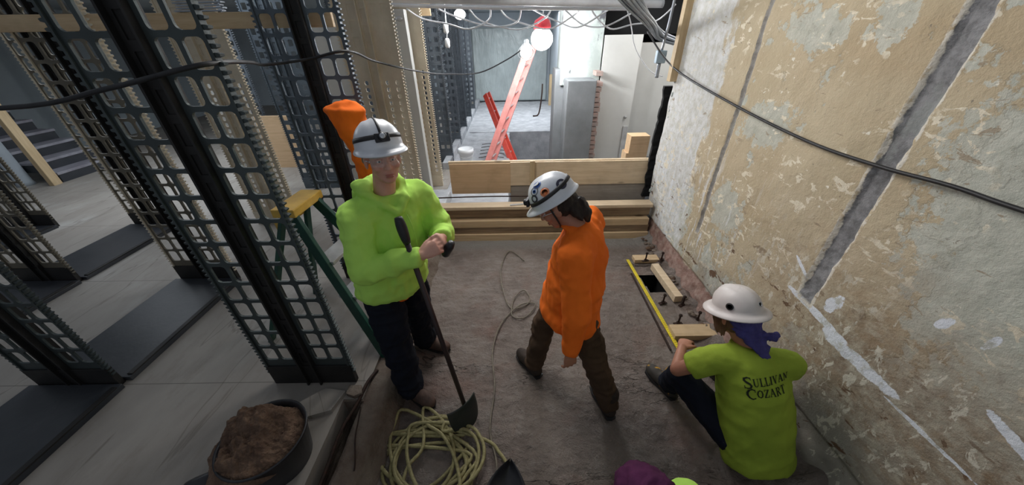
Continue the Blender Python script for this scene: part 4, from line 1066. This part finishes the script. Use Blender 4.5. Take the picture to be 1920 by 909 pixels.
def disc_on(parent, T, th, a, r, m, name='sticker', lift=1.012, inner=0):
    p = on_shell(th, a); n_ = V((p.x / .115 ** 2, p.y / .138 ** 2, p.z / .125 ** 2)).normalized(); q = n_.to_track_quat('Z', 'Y').to_matrix()
    bm = bmesh.new(); 
    rs = [inner * r, r * .66 if inner < .6 else (inner + 1) / 2 * r, r]; rings = []
    for rr in rs:
        ring = []
        for k in range(24):
            v_ = p + q @ V((rr * math.cos(k * PI / 12), rr * math.sin(k * PI / 12), 0))
            sc_ = math.sqrt((v_.x / .115) ** 2 + (v_.y / .138) ** 2 + (v_.z / .125) ** 2); base = v_ / sc_
            dome = V(base); el = math.asin(max(-1, min(1, base.z / .125))); grow = (math.cos(el) ** .8) / max(.05, math.cos(el)) 
            dome.x *= grow; dome.y *= grow
            ring.append(bm.verts.new(T @ (dome * (lift + .01))))
        rings.append(ring)
    if inner == 0:
        bmesh.ops.delete(bm, geom=rings[0], context='VERTS'); rings = rings[1:]; bm.faces.new(rings[0])
    for a_, b_ in zip(rings, rings[1:]):
        for k in range(24): bm.faces.new((a_[k], a_[(k + 1) % 24], b_[(k + 1) % 24], b_[k]))
    return build(name, bm, m, parent, True)
def glasses(root, c, B):
    def P(p): return V(c) + B @ V(p) - root.location
    bm = bmesh.new(); g = {}
    for i in range(17):
        for j in range(5):
            x_ = -.07 + .14 * i / 16; zc = -.002 + .022 * (j / 2 - 1) * (1 - .25 * (abs(x_) / .07) ** 2) - (.008 * (j < 1) * 0)
            if j < 2 and abs(x_) < .014: zc += .012
            g[i, j] = bm.verts.new(P((x_, .113 - 7.5 * x_ * x_, zc)))
    for i in range(16):
        for j in range(4): bm.faces.new((g[i, j], g[i + 1, j], g[i + 1, j + 1], g[i, j + 1]))
    o = build('safety_glasses', bm, 'clear_lens', root, True)
    bm = bmesh.new()
    for s in (-1, 1): tube(bm, [P((s * .070, .076, .004)), P((s * .080, .04, .004)), P((s * .084, -.01, .0))], .0028, 6)
    tube(bm, [P((-.07, .077, .018)), P((-.035, .105, .021)), P((0, .114, .021)), P((.035, .105, .021)), P((.07, .077, .018))], .0016, 6)
    build('glasses_frame', bm, 'lens', o, True)

# ---- person 1: lime hooded sweatshirt, standing, holding the shovel
J1 = dict(pel=(-.74, 1.60, .90), hR=(-.80, 1.53, .88), hL=(-.69, 1.68, .88), kR=(-.76, 1.45, .50), kL=(-.70, 1.77, .50), aR=(-.73, 1.40, .10), tR=(-.60, 1.33, .03), aL=(-.72, 1.83, .10), tL=(-.58, 1.80, .03),
          shR=(-.80, 1.49, 1.37), shL=(-.55, 1.76, 1.37), neck=(-.665, 1.595, 1.475), head=(-.63, 1.575, 1.655), elR=(-.77, 1.36, 1.13), elL=(-.42, 1.72, 1.14), wrR=(-.46, 1.38, 1.215), wrL=(-.385, 1.52, 1.225))
p1 = thing('person', 'standing person in lime green hooded sweatshirt and white helmet holding a shovel', 'person', (-.72, 1.6, 0))
B1 = basis((.60, -1, .14))
body_mesh(p1, J1, B1, [(J1['wrR'], (.8, .22, .38), (.1, .9, -.5), 1.15, 1), (J1['wrL'], (.05, -.8, .4), (-.7, -.3, -.4), 1.15, 1)])
face_bits(p1, J1['head'], B1)
trousers(p1, J1, 'navy', 1.20, 1, .018)
boots(p1, J1, 'boot_brown')
def hood(bm):
    n_ = V(J1['neck']); f = V((.68, -.62, 0)).normalized(); s = V((-.62, -.68, 0)).normalized()
    pts = [n_ + f * .105 + V((0, 0, -.10)), n_ + f * .075 + s * .06 + V((0, 0, -.03)), n_ + s * .10 + V((0, 0, .015)), n_ - f * .07 + s * .08 + V((0, 0, .02)), n_ - f * .13 + V((0, 0, -.02)), n_ - f * .07 - s * .08 + V((0, 0, .02)), n_ - s * .10 + V((0, 0, .015)), n_ + f * .075 - s * .06 + V((0, 0, -.03)), n_ + f * .105 + V((0, 0, -.10))]
    chain(bm, pts, [.020, .026, .034, .046, .062, .046, .034, .026, .020])
    ball(bm, n_ - f * .15 + V((0, 0, -.08)), (.11, .11, .11))
top(p1, J1, 'hooded_sweatshirt', 'hivis', -.06, .085, 'long', 1.12, 2, .021, extra=hood, hemf=(.95, .95))
bm = bmesh.new(); pel = V(J1['pel']); loft(bm, [(pel + V((-.02, 0, -.115)), V((-.55, -.7, 0)) * .200, V((.7, -.55, 0)) * .145), (pel + V((-.02, 0, -.02)), V((-.55, -.7, 0)) * .202, V((.7, -.55, 0)) * .147)], 24)
fuse('undershirt_hem', bm, 'orange', p1, .008, 2, cloth_folds(.006, 12))
h1, T1 = helmet(p1, J1['head'], B1, 'helmet_white', False, .96)
strap(h1, T1, a0=.22, tilt=.18); headlamp(h1, T1, PI / 2, .40)
bm = bmesh.new(); tube(bm, [T1 @ (on_shell(PI / 2, a) * 1.04) for a in (.5, .8, 1.1, 1.4)] + [T1 @ (on_shell(-PI / 2, a) * 1.04) for a in (1.4, 1.1, .8, .4)], .006, 6); build('top_strap', bm, 'black_rubber', h1, True)
glasses(p1, J1['head'], B1)
bm = bmesh.new()
for s in (-1, 1): chain(bm, [V(J1['head']) + B1 @ V((s * .074, -.02, .03)), V(J1['head']) + B1 @ V((s * .070, -.055, -.01))], [.016, .020])
chain(bm, [V(J1['head']) + B1 @ V((-.06, -.075, -.01)), V(J1['head']) + B1 @ V((.06, -.075, -.01))], [.022, .022])
fuse('hair', bm, 'hair_grey', p1, .006, 2)
bm = bmesh.new()
f1 = V((.68, -.62, 0)).normalized()
for s in (-1, 1):
    sv = V((-.62, -.68, 0)).normalized() * s * .03; b0 = V(J1['neck']) + f1 * .125 + sv - p1.location
    tube(bm, [b0 + V((0, 0, -.11)), b0 + f1 * .035 + V((0, 0, -.18)), b0 + f1 * .045 + V((0, 0, -.30))], .004, 6)
build('drawstring', bm, 'hivis', p1, True)
# shovel
t = thing('shovel', 'long dark shovel standing on its blade, held by the man in lime', 'shovel', (-.308, 1.17, .012))
bm = bmesh.new(); a, b = V((-.01, .035, .13)), V((-.222, .215, 1.29)); tube(bm, [a, b], .0145, 10, 1, False); build('shaft', bm, mat('shaft', (.04, .025, .025), None, 8, .45), t, True)
bm = bmesh.new(); d_ = (b - a).normalized(); tube(bm, [b - d_ * .02, b + d_ * .06, b + d_ * .12], lambda q: .018 + .008 * math.sin(q * PI), 12, 3); build('grip', bm, 'black_rubber', t, True)
bm = bmesh.new(); g = {}
for i in range(15):
    for j in range(15):
        u, v_ = -1 + i / 7, j / 14; wd = .098 * (1 - .2 * v_ ** 4)
        g[i, j] = bm.verts.new((u * wd * 1.08, .028 * u * u - .02, .20 - v_ * .205 + .012 * u * u * v_))
for i in range(14):
    for j in range(14): bm.faces.new((g[i, j], g[i + 1, j], g[i + 1, j + 1], g[i, j + 1]))
r_ = bmesh.ops.extrude_face_region(bm, geom=list(bm.faces))
for v in r_['geom']:
    if isinstance(v, bmesh.types.BMVert): v.co.y += .005
bmesh.ops.recalc_face_normals(bm, faces=bm.faces)
Rb = Matrix.Rotation(.77, 4, 'Z') @ Matrix.Rotation(-.22, 4, 'X')
for v in bm.verts: v.co = Rb @ v.co
build('blade', bm, mat('blade_steel', (.035, .045, .04), (.06, .06, .055), 8, .5, .5), t, True)
# dark cylindrical thing in the hands
t = thing('flashlight', 'short dark cylinder held in the hands of the man in lime', 'flashlight', (-.345, 1.45, 1.20))
bm = bmesh.new(); lathe(bm, [(.02, -.05), (.024, -.04), (.024, .03), (.018, .06)], 16); build('barrel', bm, 'black_plastic', t, True)
t.rotation_euler = (.3, .5, 0)

# orange jacket hanging from the blue grey upright
bm = bmesh.new()
loft(bm, [((-1.10, 2.25, 1.80), V((.08, 0, .02)), V((0, .05, 0))), ((-1.06, 2.22, 1.77), V((.12, 0, 0)), V((0, .07, 0))), ((-1.02, 2.2, 1.62), V((.10, 0, 0)), V((0, .065, 0))), ((-1.0, 2.2, 1.50), V((.085, .0, 0)), V((0, .05, 0))), ((-.97, 2.2, 1.20), V((.11, 0, 0)), V((0, .045, 0))), ((-.98, 2.2, .92), V((.12, 0, 0)), V((0, .05, 0)))], 20)
o = fuse('hanging_jacket', bm, 'orange', None, .01, 3, cloth_folds(.020, 7, seed=5)); tag(o, 'bright orange jacket bunched up hanging behind the white helmet', 'jacket')

# ---- person 2: orange shirt
J2 = dict(pel=(.335, 1.46, .82), hR=(.31, 1.54, .80), hL=(.37, 1.38, .80), kR=(.20, 1.60, .48), kL=(.49, 1.32, .45), aR=(.14, 1.58, .10), tR=(.06, 1.70, .03), aL=(.61, 1.27, .10), tL=(.58, 1.40, .03),
          shR=(.45, 1.70, 1.22), shL=(.30, 1.34, 1.20), neck=(.33, 1.53, 1.30), head=(.235, 1.56, 1.395), elR=(.42, 1.80, .98), elL=(.325, 1.23, .92), wrR=(.36, 1.72, .80), wrL=(.30, 1.20, .67))
p2 = thing('person', 'standing person in bright orange long-sleeved shirt looking down, stickers on helmet', 'person', (.35, 1.5, 0))
B2 = basis((-.85, .22, -.62))
body_mesh(p2, J2, B2, [(J2['wrL'], (.12, -.05, -1), (-.3, .8, 0), .42, 1), (J2['wrR'], (0, -.1, -1), (0, -1, 0), .5, -1)], 'skin_tan')
face_bits(p2, J2['head'], B2, 'hair_dark')
trousers(p2, J2, 'brown_trouser', .93, 4, .014)
boots(p2, J2, 'boot_dark')
top(p2, J2, 'long_sleeved_shirt', 'orange', -.12, .082, 'long', 1.08, 7, .014, hemf=(1.0, 1.05))
h2, T2 = helmet(p2, J2['head'], B2, 'helmet_white', False, .92)
strap(h2, T2, a0=.22, tilt=-.12)
headlamp(h2, T2, PI / 2, .28)
disc_on(h2, T2, PI * 1.02, .58, .026, 'sticker_orange'); disc_on(h2, T2, PI * .84, .86, .027, 'sticker_dark', inner=.84); disc_on(h2, T2, PI * .84, .86, .012, 'sticker_blue'); disc_on(h2, T2, PI * .90, 1.18, .024, 'sticker_blue'); disc_on(h2, T2, PI * .82, .50, .024, 'sticker_dark', inner=.55)
disc_on(h2, T2, -PI * .72, .45, .030, 'sticker_dark', 'vent_grille', inner=.5)
glasses(p2, J2['head'], B2)
bm = bmesh.new(); H = V(J2['head'])
for a, r in (((0, -.05, .0), (.078, .062, .07)), ((-.05, -.035, -.01), (.035, .05, .05)), ((.05, -.035, -.01), (.035, .05, .05)), ((0, -.085, -.05), (.06, .04, .06))):
    ball(bm, H + B2 @ V(a), r, B2)
chain(bm, [H + B2 @ V((0, -.10, -.05)), H + B2 @ V((-.02, -.11, -.10)), H + B2 @ V((-.02, -.10, -.145))], [.042, .034, .016])
chain(bm, [H + B2 @ V((-.055, -.07, -.04)), H + B2 @ V((-.06, -.085, -.11))], [.026, .010])
fuse('hair', bm, 'hair_dark', p2, .006, 2, lambda p: .006 * noise.noise(V((p.x * 60, p.y * 60, p.z * 14))))
bm = bmesh.new(); tube(bm, [T2 @ V((-.10, .02, -.005)) , H + B2 @ V((-.072, .02, -.06)) - p2.location, H + B2 @ V((-.02, .05, -.115)) - p2.location], .005, 6); build('chin_strap', bm, 'black_rubber', h2, True)

# ---- person 3: seated, lime t-shirt, back to the camera
J3 = dict(pel=(1.38, .97, .13), hR=(1.46, 1.0, .13), hL=(1.28, .97, .14), kR=(1.50, 1.42, .36), kL=(1.02, 1.27, .36), aR=(1.46, 1.52, .10), tR=(1.42, 1.64, .03), aL=(1.07, 1.40, .10), tL=(1.03, 1.50, .03),
          shR=(1.475, 1.14, .62), shL=(1.10, 1.18, .63), neck=(1.27, 1.21, .70), head=(1.215, 1.31, .83), elR=(1.56, 1.30, .38), elL=(.95, 1.23, .47), wrR=(1.40, 1.44, .36), wrL=(1.06, 1.40, .46))
p3 = thing('person', 'person seated on the floor in lime t-shirt and full-brim helmet', 'person', (1.3, 1.1, 0))
B3 = basis((-.35, 1, -.42))
body_mesh(p3, J3, B3, [(J3['wrL'], (.6, .7, -.1), (.3, -.2, -1), .7, -1), (J3['wrR'], (-.8, .4, -.1), (-.2, -.2, -1), .6, 1)], 'skin_tan')
face_bits(p3, J3['head'], B3, 'hair_brown')
trousers(p3, J3, 'denim', .95, 3, .012)
boots(p3, J3, 'boot_tan')
shirt3 = top(p3, J3, 't_shirt', 'hivis_cotton', -.10, .080, 'short', 1.02, 9, .010, upf=1.0)
h3, T3 = helmet(p3, J3['head'], B3, 'helmet_cream', True, .90)
for s in (-1, 1): disc_on(h3, T3, -PI / 2 + s * 1.25, .30, .021, 'black_rubber', 'vent', 1.02)
disc_on(h3, T3, -PI * .45, .42, .016, 'lens', 'sticker')
bm = bmesh.new(); H = V(J3['head'])
for a, r in (((0, -.05, .0), (.080, .060, .06)), ((-.06, -.03, -.02), (.03, .045, .055)), ((.06, -.03, -.02), (.03, .045, .055))): ball(bm, H + B3 @ V(a), r, B3)
for k in range(5): chain(bm, [H + B3 @ V((-.07 + .005 * k, .0 + .02 * k, -.02)), H + B3 @ V((-.085 + .006 * k, .0 + .018 * k, -.10 - .01 * (k % 2)))], [.014, .006])
fuse('hair', bm, 'hair_brown', p3, .006, 2, lambda p: .005 * noise.noise(V((p.x * 60, p.y * 60, p.z * 14))))
bm = bmesh.new()
loft(bm, [(H + B3 @ V((.0, -.055, .01)), B3 @ V((.090, 0, 0)), B3 @ V((0, .06, 0))), (H + B3 @ V((.0, -.065, -.05)), B3 @ V((.085, 0, 0)), B3 @ V((0, .05, 0))), (H + B3 @ V((.01, -.10, -.10)), B3 @ V((.075, 0, -.01)), B3 @ V((0, .03, 0))), (H + B3 @ V((.015, -.135, -.15)), B3 @ V((.06, 0, -.02)), B3 @ V((0, .014, 0))), (H + B3 @ V((.02, -.15, -.19)), B3 @ V((.03, 0, -.01)), B3 @ V((0, .010, 0)))], 20)
chain(bm, [H + B3 @ V((.05, -.115, -.08)), H + B3 @ V((.11, -.13, -.11)), H + B3 @ V((.14, -.125, -.10))], [.018, .02, .01])
fuse('bandana', bm, 'blue_bandana', p3, .006, 1, cloth_folds(.010, 22, seed=3))

# lettering printed on the back of the shirt
GL = {  # strokes: list of (x0,y0,x1,y1,thick), thin/thick roman capitals, width
 'S': ([(.62, .80, .60, 1.0, .07), (.62, .95, .40, 1.0, .10), (.40, 1.0, .14, .90, .13), (.14, .90, .10, .72, .17), (.10, .72, .28, .56, .19), (.28, .56, .52, .42, .20), (.52, .42, .62, .26, .18), (.62, .26, .52, .06, .14), (.52, .06, .28, 0, .11), (.28, 0, .06, .08, .09), (.06, .0, .06, .26, .07)], .74),
 'U': ([(.14, 1, .14, .26, .17), (.14, .26, .26, .05, .14), (.26, .05, .42, 0, .10), (.42, 0, .60, .10, .09), (.60, .10, .66, .30, .08), (.66, .30, .66, 1, .08), (.0, 1, .30, 1, .06), (.52, 1, .80, 1, .06)], .88),
 'L': ([(.16, 1, .16, 0, .18), (.02, 1, .32, 1, .06), (.02, 0, .60, 0, .08), (.60, 0, .64, .26, .08)], .70),
 'I': ([(.15, 1, .15, 0, .18), (.0, 1, .30, 1, .06), (.0, 0, .30, 0, .06)], .38),
 'V': ([(.12, 1, .40, 0, .18), (.40, 0, .68, 1, .08), (.0, 1, .28, 1, .06), (.54, 1, .80, 1, .06)], .82),
 'A': ([(.40, 1, .68, 0, .18), (.10, 0, .40, 1, .08), (.22, .34, .58, .34, .07), (.0, 0, .24, 0, .06), (.54, 0, .82, 0, .06)], .86),
 'N': ([(.12, 0, .12, 1, .08), (.12, 1, .66, 0, .18), (.66, 0, .66, 1, .08), (.0, 0, .26, 0, .06), (.0, 1, .16, 1, .06), (.54, 1, .78, 1, .06)], .88),
 'C': ([(.70, .72, .70, .98, .07), (.70, .90, .46, 1.0, .10), (.46, 1.0, .22, .88, .13), (.22, .88, .08, .62, .17), (.08, .62, .08, .36, .19), (.08, .36, .22, .12, .17), (.22, .12, .46, 0, .13), (.46, 0, .72, .12, .09)], .80),
 'O': ([(.42, 1, .18, .86, .13), (.18, .86, .08, .5, .18), (.08, .5, .18, .14, .17), (.18, .14, .42, 0, .11), (.42, 0, .66, .14, .13), (.66, .14, .76, .5, .18), (.76, .5, .66, .86, .17), (.66, .86, .42, 1, .11)], .90),
 'Z': ([(.06, 1, .62, 1, .08), (.62, 1, .08, 0, .17), (.06, 0, .66, 0, .08), (.06, 1, .05, .78, .07), (.66, 0, .68, .24, .07)], .76),
 'R': ([(.16, 0, .16, 1, .18), (.02, 1, .42, 1, .08), (.42, 1, .60, .86, .13), (.60, .86, .60, .64, .15), (.60, .64, .42, .50, .11), (.16, .50, .42, .50, .07), (.38, .50, .70, 0, .17), (.0, 0, .30, 0, .06), (.64, 0, .80, 0, .06)], .82),
 'T': ([(.36, 1, .36, 0, .18), (.04, 1, .68, 1, .08), (.04, 1, .03, .76, .06), (.68, 1, .70, .76, .06), (.22, 0, .50, 0, .06)], .74)}
def lay(bm, text, x, y, hgt, proj, first=1.4):
    for i, ch in enumerate(text):
        s = hgt * (first if i == 0 else 1); strokes, wd = GL[ch]; yo = y - (hgt * (first - 1) * .55 if i == 0 else 0)
        for (a, b, c_, d, th) in strokes:
            p, q = V((a, b)), V((c_, d)); L = (q - p).length; dv = (q - p) / L; nv = V((-dv.y, dv.x)) * th / 2; p -= dv * th * .22; q += dv * th * .22
            k = max(2, int(L * 6)); prev = None
            for m_ in range(k + 1):
                c0 = p.lerp(q, m_ / k); pr_ = [proj(x + (c0 + nv).x * s * .92, yo + (c0 + nv).y * s), proj(x + (c0 - nv).x * s * .92, yo + (c0 - nv).y * s)]
                if pr_[0] is None or pr_[1] is None: prev = None; continue
                vv = [bm.verts.new(z_) for z_ in pr_]
                if prev: bm.faces.new((prev[0], prev[1], vv[1], vv[0]))
                prev = vv
        x += s * .92 * (wd + .06)
    return x
bv = BVHTree.FromPolygons([v.co.copy() for v in shirt3.data.vertices], [tuple(p.vertices) for p in shirt3.data.polygons])
pel, sh3 = V(J3['pel']), (V(J3['shR']) + V(J3['shL'])) / 2; upv = (sh3 - pel).normalized(); sdv = (V(J3['shR']) - V(J3['shL'])).normalized(); sdv = (sdv - upv * sdv.dot(upv)).normalized(); bk = sdv.cross(upv) * -1
if bk.y > 0: bk = -bk
org = sh3 - upv * .17 + bk * .5
def proj3(x_, y_):
    hit = bv.ray_cast(org + sdv * x_ + upv * y_, -bk)
    return None if hit[0] is None else hit[0] + bk * .0035
bm = bmesh.new(); lay(bm, 'SULLIVAN', -.105, .115, .037, proj3, 1.45); lay(bm, 'COZART', -.098, .058, .037, proj3, 1.45)
me = bpy.data.meshes.new('printed_lettering'); bm.to_mesh(me); bm.free(); me.materials.append(M['ink']); o = bpy.data.objects.new('printed_lettering', me); C.objects.link(o); o.parent = p3; o.matrix_parent_inverse = Matrix.Translation(-p3.location)

# ---- person 4: only the purple cap and a lime shoulder show at the bottom edge
J4 = dict(pel=(.52, .02, .42), hR=(.61, .04, .42), hL=(.43, .02, .42), kR=(.68, .38, .42), kL=(.36, .38, .42), aR=(.66, .30, .10), tR=(.68, .42, .03), aL=(.38, .30, .10), tL=(.36, .42, .03),
          shR=(.585, .48, .775), shL=(.27, .32, .78), neck=(.43, .36, .81), head=(.41, .425, .865), elR=(.76, .42, .62), elL=(.30, .42, .60), wrR=(.62, .58, .50), wrL=(.42, .58, .48))
p4 = thing('person', 'crouching person at the bottom edge with purple head wrap and lime shirt', 'person', (.5, .2, 0))
B4 = basis((-.2, 1, -.75))
body_mesh(p4, J4, B4, [(J4['wrR'], (-.6, .6, -.4), (0, -.2, -1), .6, 1), (J4['wrL'], (.6, .6, -.4), (0, -.2, -1), .6, -1)], 'skin_tan', .007)
trousers(p4, J4, 'denim', .95, 6); boots(p4, J4, 'boot_dark'); top(p4, J4, 't_shirt', 'hivis', -.08, .08, 'short', 1.0, 12, .010)
bm = bmesh.new(); H = V(J4['head']); ball(bm, H + B4 @ V((0, -.01, .045)), (.094, .112, .092), B4); ball(bm, H + B4 @ V((0, -.09, -.02)), (.06, .05, .06), B4)
fuse('head_wrap', bm, 'purple', p4, .007, 1, cloth_folds(.014, 16, seed=8))
